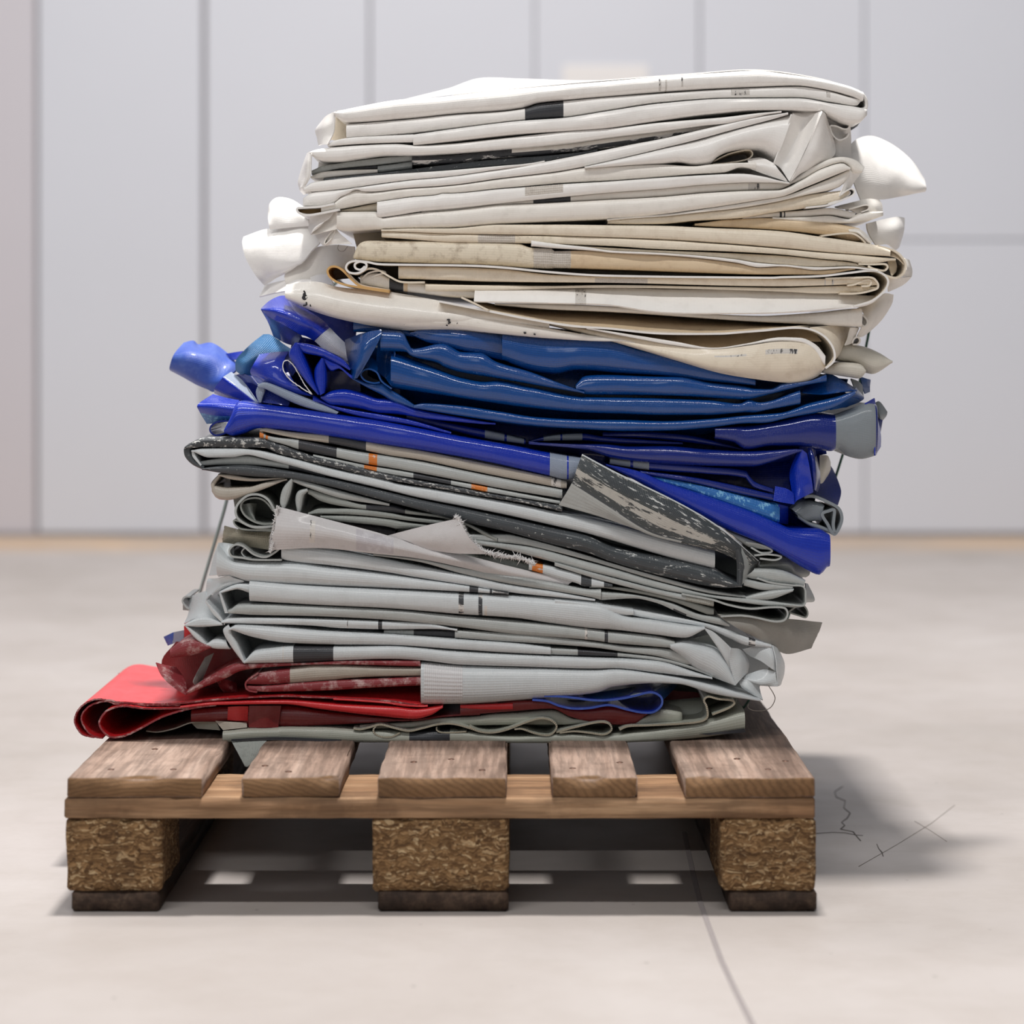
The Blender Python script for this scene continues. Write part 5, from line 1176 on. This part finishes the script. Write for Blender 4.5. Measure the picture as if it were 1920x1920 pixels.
band(t, 'palegrey', T('L', 1420,1128, 1550,1150, 1700,1188, 1860,1233, 'M', 180,284, 400,352), T('L', 1400,1190, 1520,1224, 1700,1278, 1860,1325, 'M', 190,366, 350,372), 243, L=160, marks=[(997, 1018, 'orange'), (1089, 1109, 'charcoal'), (1132, 1150, 'charcoal')])

# ---- 14 pale grey tarpaulin
t = tarp('folded_tarpaulin', 'big pale grey folded tarpaulin with dark squares and a hanging lip, above the red ones', 1180)
band(t, 'grey', T('L', 0,1045, 400,1090, 800,1170, 1200,1252, 'O', 1100,82, 1500,152, 1900,217, 'M', 320,385), T('L', 0,1062, 400,1118, 800,1228, 'O', 700,75, 1100,160, 1500,225, 1900,295, 'M', 318,460), 242, L=300)
band(t, 'grey', T('M', 322,402, 550,425, 800,480, 1000,560, 1150,590, 1210,630), T('M', 322,462, 550,450, 700,480, 905,570, 1050,612, 1205,645), 246, L=260, marks=[(1262, 1287, 'black', .55, 1)])
band(t, 'palegrey', T('N', 975,70, 1200,100, 1600,170, 1920,237, 'O', 300,2, 700,82, 1100,167, 1500,232, 1900,305), T('N', 955,228, 1000,243, 1400,288, 1920,353, 'O', 250,100, 760,180, 1120,240, 1700,300, 1900,320), 241, L=320)
band(t, 'palegrey', T('N', 395,95, 470,200, 550,240, 1000,245, 1400,297, 1920,362, 'O', 250,107, 770,187, 1120,248), T('N', 390,385, 470,378, 670,433, 1200,463, 1920,490, 'O', 760,238, 1120,262), 239, L=340, bulge=1.6, marks=[(880, 897, 'black'), (918, 923, 'black'), (924, 953, 'blackworn')])
ribbon(t, 'grey', T('N', 965,110, 880,180, 800,215, 700,190, 600,115, 530,105, 480,150, 500,205, 600,222, 700,238, 950,240), 240, 220, 2)
ribbon(t, 'grey', T('N', 620,130, 590,170, 620,210, 680,225), 244, 120, 1.6)
patch(t, 'palegrey', T3('N', [[(385, 85, 275), (430, 85, 262), (520, 100, 262)], [(345, 200, 275), (420, 210, 256), (520, 235, 248)], [(300, 380, 280), (380, 375, 256), (475, 372, 245)]]), name='corner_fold')
patch(t, 'palegrey', T3('N', [[(292, 410, 282), (380, 400, 256), (480, 378, 243)], [(280, 440, 278), (400, 445, 254), (520, 400, 247)], [(272, 520, 282), (400, 478, 252), (610, 428, 247)], [(262, 612, 277), (330, 545, 260), (580, 445, 253)]]), name='corner_fold')
roll(t, 'palegrey', T('N', 264,618, 330,722, 412,802), T('N', 276,608, 372,710, 430,785), 246, L=120)
roll(t, 'palegrey', T('N', 390,527, 480,480, 560,455, 668,450), T('N', 402,540, 480,518, 560,503, 668,537), 244, L=140)
roll(t, 'palegrey', T('N', 387,530, 410,620, 440,717), T('N', 406,540, 436,620, 472,717), 243, L=120)
patch(t, 'greygreen', T3('N', [[(260, 560, 330), (680, 520, 330)], [(300, 800, 330), (680, 700, 330)]]), name='ply_or_backing')
patch(t, 'palegrey', T3('N', [[(130, 570, 310), (200, 540, 290), (264, 520, 280)], [(115, 720, 300), (200, 690, 278), (335, 720, 258)], [(75, 815, 288), (200, 765, 262), (402, 800, 249)]]), name='corner_fold')
ribbon(t, 'grey', T('N', 132,690, 90,662, 57,610, 80,574, 132,570), 300, 80, 2)
patch(t, 'greygreen', T3('N', [[(62, 575, 345), (135, 570, 345)], [(62, 690, 345), (135, 695, 345)]]), name='ply_or_backing')
roll(t, 'palegrey', T('N', 78,822, 200,762, 300,760, 412,808), T('N', 88,832, 200,842, 300,838, 425,826), 245, L=140, name='fold')
roll(t, 'palegrey', T('N', 75,826, 180,950, 267,1006), T('N', 100,836, 212,918, 284,1000), 247, L=120)
roll(t, 'palegrey', T('N', 270,1000, 350,952, 450,962), T('N', 272,1010, 350,1036, 492,1042), 247, L=140)
patch(t, 'greygreen', T3('N', [[(100, 830, 320), (480, 820, 320)], [(250, 1000, 320), (560, 1010, 320)]]), name='ply_or_backing')
band(t, 'palegrey', T('N', 668,417, 1200,467, 1920,502, 'O', 760,250, 1200,272, 1920,327, 'M', 300,545, 490,570, 700,602, 1030,652), T('N', 682,608, 1200,638, 1920,673, 'O', 700,438, 1200,473, 1500,518, 1920,568, 'M', 400,665, 700,700, 900,722, 1040,662), 237, L=320, bulge=1.0,
     marks=[(860, 870, 'blackworn'), (897, 905, 'blackworn', .1, 1), (908, 914, 'ticks', .5, 1)])
band(t, 'palegrey', T('M', 0,455, 300,487, 545,525), T('M', 0,495, 300,538, 490,566), 240, L=260)
band(t, 'palegrey', T('M', 545,525, 900,592, 1200,662, 1350,722, 1500,772), T('M', 545,570, 700,598, 1030,648, 1200,722, 1330,775, 1490,790), 247, L=240, marks=[(1403, 1416, 'blackworn')])
band(t, 'grey', T('N', 490,690, 560,640, 700,634, 1200,652, 1920,687, 'O', 700,457, 1200,502, 1920,582, 'M', 370,680, 700,712, 830,747), T('N', 470,718, 700,733, 1200,743, 1920,778, 'O', 600,545, 1200,620, 1920,678, 'M', 370,755, 600,775, 800,792), 241, L=320, marks=[(1133, 1140, 'black'), (1096, 1101, 'ticks')])
band(t, 'palegrey', T('N', 410,792, 500,757, 1000,762, 1920,792, 'O', 400,522, 660,582), T('N', 420,808, 700,813, 1200,828, 1500,853, 1920,863, 'O', 400,572, 640,582), 243, L=320, marks=[(651, 653, 'ticks'), (709, 717, 'blackworn')])
band(t, 'grey', T('O', 640,582, 1000,602, 1500,642, 1920,692, 'M', 500,782, 800,802, 1000,872), T('O', 640,650, 1000,678, 1500,708, 1920,743, 'M', 500,823, 700,848, 900,908), 244, L=300)
band(t, 'grey', T('O', 0,584, 265,583, 640,586), T('O', 0,620, 265,630, 640,654), 252, L=300, marks=[(775.5, 853, 'black')])
band(t, 'grey', T('O', 1250,725, 1740,757, 'M', 160,795, 440,827, 700,857, 950,922, 1100,982), T('O', 1250,795, 1740,808, 'M', 160,848, 440,853, 700,878, 1000,958, 1100,998), 245, L=300, marks=[(1083, 1158, 'black')])
band(t, 'palegrey', T('N', 475,862, 550,822, 800,827, 1300,872, 1920,907, 'O', 640,662, 1200,702, 1500,738), T('N', 500,868, 700,933, 1000,983, 1400,998, 1920,1003, 'O', 640,753, 1200,788, 1500,802), 240, L=320, bulge=1.1)
roll(t, 'palegrey', T('N', 472,822, 424,870, 480,990, 605,1166), T('N', 494,852, 502,900, 562,1000, 622,1152), 241, L=130)
band(t, 'palegrey', T('N', 612,1158, 720,1052, 850,1032, 1060,1012, 1420,1017, 1920,1012, 'O', 600,767, 1200,802, 1920,832, 'M', 400,864, 700,882, 1000,972, 1090,1000), T('N', 612,1167, 1060,1160, 1420,1144, 1920,1129, 'O', 330,853, 700,893, 1200,908, 1920,928, 'M', 400,933, 700,963, 1000,998, 1090,1007), 239, L=320, marks=[(550.5, 626, 'black'), (531, 533, 'ticks')])
patch(t, 'greygreen', T3('N', [[(480, 850, 330), (900, 900, 330)], [(560, 1150, 330), (900, 1050, 330)]]), name='ply_or_backing')
band(t, 'palegrey', T('O', 335,870, 650,897, 1200,917, 1920,942, 'M', 400,942, 700,977, 1000,1032, 1425,1152), T('O', 375,1245, 700,1240, 1300,1200, 1920,1140, 'M', 400,1060, 700,1035, 850,1040, 1100,1110, 1425,1162), 235, L=260, bulge=0.8, marks=[(796, 868, 'scrimwhite')], th=1.8)
roll(t, 'palegrey', T('M', 800,770, 900,745, 1030,762, 1120,790, 1190,880, 1258,1050), T('M', 800,795, 880,850, 960,930, 1060,980, 1160,1020, 1240,1050), 239, L=120, bulge=1.3)
patch(t, 'greygreen', T3('M', [[(900, 740, 262), (1110, 690, 270)], [(950, 770, 262), (1120, 790, 270)]]), name='ply_or_backing')
patch(t, 'palegrey', T3('M', [[(1030, 652, 238), (1110, 690, 241), (1217, 792, 237)], [(1110, 760, 241), (1160, 820, 240), (1213, 860, 241)], [(1190, 890, 243), (1210, 930, 243), (1230, 955, 243)], [(1245, 1040, 243), (1250, 1045, 243), (1256, 1050, 243)]]), name='corner_fold')
patch(t, 'palegrey', T3('M', [[(1216, 792, 237), (1270, 800, 249), (1305, 822, 268)], [(1211, 900, 240), (1290, 890, 246), (1342, 892, 268)], [(1252, 1050, 240), (1300, 995, 248), (1336, 960, 268)]]), name='corner_fold')
patch(t, 'palegrey', T3('M', [[(1300, 800, 262), (1420, 775, 256), (1490, 772, 250), (1520, 790, 256)], [(1330, 830, 265), (1420, 815, 252), (1500, 850, 245), (1535, 880, 250)], [(1355, 850, 262), (1430, 885, 250), (1500, 935, 245), (1532, 958, 248)]]), name='corner_fold')
patch(t, 'palegrey', T3('M', [[(1508, 775, 249), (1545, 800, 262), (1562, 832, 280)], [(1530, 870, 244), (1565, 880, 258), (1588, 900, 285)], [(1538, 965, 244), (1565, 965, 258), (1586, 970, 285)], [(1546, 1057, 246), (1554, 1055, 256), (1564, 1045, 275)]]), name='corner_fold')
patch(t, 'palegrey', T3('M', [[(1320, 985, 262), (1440, 945, 256), (1530, 958, 247)], [(1312, 1008, 254), (1430, 1030, 247), (1535, 1010, 246)], [(1330, 1018, 256), (1440, 1052, 250), (1547, 1060, 246)]]), name='corner_fold')
patch(t, 'palegrey', T3('M', [[(1275, 1005, 254), (1350, 1020, 252), (1412, 1050, 262)], [(1280, 1040, 250), (1360, 1080, 247), (1425, 1110, 256)], [(1300, 1070, 250), (1380, 1120, 248), (1440, 1155, 250)]]), name='corner_fold')
patch(t, 'greygreen', T3('M', [[(1200, 800, 330), (1560, 800, 330)], [(1250, 1030, 330), (1540, 1030, 330)]]), name='ply_or_backing')
tube('loose_thread', [P(*q, 236) for q in catmull(np.array(T('M', 1480,1055, 1515,1110, 1525,1150, 1495,1205, 1440,1228, 1370,1225, 1338,1205, 1342,1180)), 30)], 0.0005, 'thread', t, 4)

core(t, 'palegrey', [(430,1050),(900,1095),(1300,1150),(1450,1225)], [(420,1190),(900,1245),(1250,1265),(1430,1285)], 330)

# ---- 15 dusty dark red tarpaulin
t = tarp('folded_tarpaulin', 'dusty dark red tarpaulin crumpled under the left end of the pale grey one', 1265)
roll(t, 'dustyred', T('N', -45,1040, 60,960, 170,935, 250,970, 315,1025), T('N', -50,1120, 60,1108, 200,1080, 312,1030), 246, L=180, bulge=1.2)
patch(t, 'dustyred', T3('Q', [[(780, 108, 252), (850, 130, 262), (960, 150, 275)], [(830, 225, 246), (930, 240, 248), (1020, 230, 262)], [(925, 320, 243), (1000, 320, 243), (1045, 290, 256)], [(1045, 398, 240), (1048, 392, 240), (1052, 370, 244)]]), name='corner_fold')
roll(t, 'dustyred', T('Q', 1050,372, 1250,242, 1450,132, 1560,117, 'R', 300,62, 700,46, 1380,41), T('Q', 1050,396, 1200,332, 1400,252, 1580,172, 'R', 300,82, 700,76, 1390,93), 242, L=260, name='fold')
band(t, 'warmgrey', T('N', 630,1335, 720,1264, 1020,1210, 'R', 500,74, 1000,94, 1395,104), T('N', 640,1355, 800,1360, 1050,1345, 'R', 240,246, 600,213, 730,198, 1000,183, 1395,176), 243, L=300, marks=[(400, 545, 'dustyred')])
band(t, 'dustyred', T('N', 630,1368, 720,1375, 1050,1350, 'R', 240,256, 700,212, 1000,202, 1400,184), T('N', 640,1408, 800,1425, 1050,1420, 'R', 500,310, 1000,280, 1420,263), 243, L=300, left=6)
ribbon(t, 'dustyred', T('N', 740,1258, 640,1328, 625,1370, 650,1412, 730,1430), 241, 200, 2)
patch(t, 'dustyred', T3('N', [[(370, 1330, 285), (460, 1320, 275), (540, 1350, 285)], [(400, 1390, 280), (480, 1390, 272), (550, 1430, 282)], [(440, 1440, 290), (500, 1440, 285), (550, 1442, 290)]]), name='corner_fold')
patch(t, 'greygreen', T3('Q', [[(1220, 60, 275), (1300, 20, 280)], [(1120, 260, 262), (1230, 180, 275)], [(1130, 310, 265), (1180, 290, 275)]]), name='ply_or_backing')
patch(t, 'darkred', [[(330, 1203, 340), (400, 1205, 340), (480, 1212, 340)], [(303, 1245, 340), (400, 1250, 340), (480, 1255, 340)], [(343, 1300, 340), (400, 1302, 340), (480, 1302, 340)]], name='ply_or_backing')
patch(t, 'darkred', [[(330, 1228, 400), (560, 1236, 400), (800, 1240, 400)], [(330, 1305, 400), (560, 1300, 400), (800, 1290, 400)]], name='ply_or_backing')
patch(t, 'red', T3('N', [[(72, 830, 330), (150, 860, 330)], [(75, 950, 330), (180, 940, 330)]]), name='ply_or_backing')
patch(t, 'bluegrey', T3('N', [[(-20, 890, 360), (75, 870, 350)], [(-30, 990, 360), (70, 975, 350)]]), name='ply_or_backing')
patch(t, 'fadedblue', T3('N', [[(-110, 930, 370), (-20, 890, 360)], [(-70, 1010, 370), (-25, 992, 360)]]), name='ply_or_backing')

# ---- 16 bright red sheet
t = tarp('folded_tarpaulin', 'bright red sheet folded in open loops that stick out over the left of the pallet', 1330, x_px=480)
patch(t, 'red', [[(180, 1311, 243), (260, 1318, 243), (340, 1319, 243), (440, 1310, 243), (530, 1306, 243), (640, 1310, 243), (730, 1314, 243), (795, 1321, 243)],
                 [(235, 1288, 360), (310, 1290, 360), (380, 1288, 360), (470, 1284, 360), (560, 1283, 360), (650, 1285, 360), (730, 1288, 360), (795, 1292, 360)],
                 [(294, 1262, 500), (360, 1262, 500), (430, 1262, 500), (500, 1262, 500), (570, 1262, 500), (650, 1262, 500), (720, 1264, 500), (790, 1266, 500)],
                 [(345, 1245, 640), (400, 1245, 640), (460, 1245, 640), (520, 1245, 640), (580, 1245, 640), (650, 1245, 640), (710, 1246, 640), (770, 1247, 640)]], name='top_sheet', wr=2.0)
patch(t, 'red', T3('R', [[(250, 340, 300), (700, 300, 300), (1100, 285, 300), (1440, 275, 300)], [(300, 372, 246), (700, 382, 246), (1080, 400, 246), (1365, 440, 246)]]), name='top_sheet')
ribbon(t, 'red', T('R', 1360,442, 1080,404, 700,383, 300,366, 'Q', 1920,408, 1300,440, 900,478, 500,468, 250,437, 110,500, 50,600, 60,680, 130,760, 300,787), 240, 300, 1.8, edge='dustyred', fray=0.8)
ribbon(t, 'red', T('Q', 1000,490, 700,492, 420,478, 320,455, 180,500, 110,590, 130,680, 200,760, 275,783), 241, 300, 1.8, edge='dustyred', fray=0.8)
band(t, 'red', T('Q', 1000,500, 1300,466, 1920,450, 'R', 700,438, 1150,458, 1350,478, 1580,455), T('Q', 1000,516, 1300,490, 1920,480, 'R', 500,478, 1000,538, 1330,565, 1480,530, 1585,462), 236, L=240, bulge=0.8, wr=.6)
band(t, 'red', T('R', 600,382, 800,392, 1080,412, 1400,446, 1450,440), T('R', 600,392, 800,405, 1080,428, 1270,455, 1450,458), 239, L=240)
ribbon(t, 'red', T('Q', 1320,490, 1000,516, 700,521, 480,500, 340,540, 270,640, 300,722, 370,776, 480,771, 600,722, 750,640, 850,590, 1050,530, 1250,492), 237, 300, 2.2, edge='dustyred', fray=0.6)
band(t, 'darkred', T('Q', 1100,532, 1420,502, 1920,492, 'R', 500,492, 1000,552, 1340,577, 1600,532, 1900,520), T('Q', 1100,638, 1420,638, 1610,688, 1920,688, 'R', 500,623, 900,603, 1400,568, 1620,545, 1920,523), 252, L=300, bulge=.7, wr=2)
patch(t, 'red', T3('Q', [[(1430, 505, 250), (1520, 500, 247), (1610, 500, 250)], [(1425, 625, 252), (1520, 630, 248), (1605, 630, 252)]]), name='flap')
patch(t, 'darkred', T3('Q', [[(1620, 495, 249), (1760, 495, 245), (1905, 495, 249)], [(1615, 690, 250), (1760, 692, 246), (1880, 690, 250)]]), name='flap')
band(t, 'darkred', T('S', -60,225, 150,215, 300,191, 480,186, 640,241, 750,246, 930,221, 1180,272), T('S', -60,290, 250,264, 550,244, 680,300, 800,330, 950,350, 1080,352, 1185,280), 248, L=300, bulge=.7)
band(t, 'red', T('S', -60,222, 290,206), T('S', -60,240, 150,250, 280,248), 246, L=120)

patch(t, 'darkred', [[(222, 1262, 530), (360, 1262, 530), (520, 1262, 530)], [(222, 1322, 530), (360, 1322, 530), (520, 1322, 530)]], name='ply_or_backing')  # dark backing added so the insides of the red loops look dark

# ---- 17 small blue loop
t = tarp('folded_tarpaulin', 'small blue sheet making an open loop between the pale grey and the red tarpaulins', 1318, x_px=1200)
ribbon(t, 'blue', T('S', 420,186, 520,196, 600,226, 690,244, 800,241, 930,221, 1050,250, 1150,270, 1230,266, 1282,220, 1277,166, 1212,136, 1100,160, 1000,180, 850,190, 640,166, 500,160), 237, 240, 2.4, edge='fadedblue')
patch(t, 'shadeblue', T3('S', [[(480, 188, 290), (1000, 180, 290), (1290, 130, 290)], [(520, 215, 290), (1000, 245, 290), (1270, 262, 290)]]), name='ply_or_backing')  # added backing that darkens the inside of the blue loop
patch(t, 'midblue', T3('S', [[(760, 150, 262), (1000, 118, 280), (1290, 74, 330), (1392, 90, 340)], [(800, 172, 250), (1000, 150, 262), (1260, 100, 280), (1350, 130, 300)], [(850, 188, 241), (1000, 178, 239), (1212, 134, 239), (1290, 190, 250)]]), name='flap', marks=[(.42, .5, 'bluegrey', 0, 1), (.54, .58, 'bluegrey', 0, 1), (.66, .7, 'bluegrey', 0, 1)])
patch(t, 'darkred', T3('S', [[(1300, 120, 330), (1560, 140, 330)], [(1230, 280, 320), (1600, 300, 320)]]), name='ply_or_backing')

# ---- 18 grey-beige tarpaulin lying on the pallet boards
t = tarp('folded_tarpaulin', 'dull grey-beige tarpaulin at the very bottom, lying on the pallet boards', 1375)
band(t, 'bottomgrey', T('Q', 1385,722, 1600,702, 1900,690, 'R', 100,646, 500,642, 860,667, 1280,682, 1650,667, 'S', 0,400, 300,430, 600,410, 900,420, 1200,387, 1400,357, 1600,312, 1820,252), T('Q', 1430,822, 1700,802, 1900,795, 'R', 100,757, 500,764, 900,776, 1650,776, 'S', 300,472, 800,474, 1200,462, 1500,440, 1832,392), 240, L=920, bulge=1.0, marks=[(767.5, 844, 'black')])
band(t, 'bottomgrey', T('R', 850,622, 1300,592, 1530,562, 1900,542, 'S', 150,278, 300,272, 560,252, 700,312, 850,322), T('R', 840,660, 1300,642, 1530,612, 1900,622, 'S', 150,352, 300,350, 600,352, 850,332), 252, L=500)
band(t, 'bottomgrey', T('S', 1090,345, 1200,282, 1290,242, 1405,262), T('S', 1090,357, 1300,352, 1415,342), 250, L=300, right=8)
ribbon(t, 'bottomgrey', T('S', 0,366, 60,395, 150,405, 250,385, 380,335, 470,310, 540,320, 582,360, 560,405, 520,422, 440,410, 350,380, 300,382), 238, 260, 2.0, edge='scrimtan')
ribbon(t, 'bottomgrey', T('S', 580,402, 700,370, 860,335, 930,345, 948,385, 900,417, 800,406, 700,396, 600,406), 238, 200, 2.0, edge='scrimtan')
ribbon(t, 'bottomgrey', T('S', 1000,386, 1060,362, 1200,356, 1410,345, 1540,330, 1587,300, 1582,230, 1565,190, 1592,165, 1660,180, 1750,190, 1767,210, 1730,240, 1620,285), 238, 260, 2.2, edge='scrimtan')
ribbon(t, 'bottomgrey', T('R', 780,655, 840,662, 920,645, 985,625, 1040,620, 1150,650, 1280,676, 1400,652, 1550,616, 1700,616, 1920,682), 238, 240, 1.8, edge='scrimtan')
ribbon(t, 'bottomgrey', T('R', 985,628, 960,665, 975,700, 1040,728, 1130,725, 1200,690), 239, 200, 1.8, edge='scrimtan')
ribbon(t, 'bottomgrey', T('R', 1530,640, 1530,665, 1560,685, 1640,690, 1800,680), 240, 160, 1.6, edge='scrimtan')
patch(t, 'warmgrey', T3('Q', [[(1315, 632, 250), (1450, 640, 246), (1595, 650, 250)], [(1385, 715, 246), (1480, 705, 244), (1600, 692, 248)]]), name='flap')
ribbon(t, 'bottomgrey', T('Q', 690,724, 800,732, 950,700, 1100,648, 1320,632), 262, 200, 1.4)
patch(t, 'bottomgrey', T3('Q', [[(1100, 650, 270), (1320, 632, 262)], [(1150, 700, 270), (1360, 715, 262)]]), name='ply_or_backing')
patch(t, 'meshgrey', [[(434, 1390, 240), (470, 1388, 240), (502, 1386, 240)], [(447, 1414, 225), (472, 1412, 225), (488, 1408, 228)], [(459, 1436, 212), (463, 1438, 212), (470, 1434, 214)]], name='mesh_corner', th=1.0)
patch(t, 'black', [[(434, 1386, 238), (520, 1382, 238), (640, 1387, 238)], [(434, 1390, 238), (520, 1388, 238), (640, 1391, 238)]], name='dark_patch', th=0.8)  # thin black strip along the left foot of the tarpaulin
patch(t, 'black', [[(1310, 1376, 238), (1360, 1371, 238), (1396, 1366, 240)], [(1330, 1378, 238), (1360, 1376, 238), (1398, 1373, 240)]], name='dark_patch', th=0.8)  # short black strip at its right foot

core(t, 'bottomgrey', [(450,1345),(900,1345),(1380,1310)], [(450,1384),(900,1388),(1380,1362)], 300, 500)

# ---- cord
cord_pts = [(640, 520, 560), (520, 640, 560), (470, 760, 560), (420, 958, 560), (375, 1110, 560), (352, 1210, 560), (345, 1300, 560)]
c0 = P(*cord_pts[0])
cord = tube('cord', [P(*q) for q in cord_pts] + [(P(*cord_pts[-1])[0] + 0.03, 0.57, 0.1475), (P(*cord_pts[-1])[0] + 0.2, 0.57, 0.1475)], 0.0022, 'palecord', None, 8)
tag(cord, 'thin pale green cord hanging taut down the left side of the stack', 'cord')
cord_pts = [(1560, 520, 470), (1640, 560, 470), (1629, 624, 470), (1623, 655, 470), (1604, 760, 470), (1580, 853, 470), (1566, 897, 470), (1535, 980, 470), (1480, 1150, 470), (1440, 1260, 470)]
cord = tube('cord', [P(*q) for q in cord_pts] + [(P(*cord_pts[-1])[0] - 0.03, 0.475, 0.1475), (P(*cord_pts[-1])[0] - 0.15, 0.475, 0.1475)], 0.0017, 'cord', None, 8)
tag(cord, 'thin dark green cord hanging taut down the right side of the stack', 'cord')
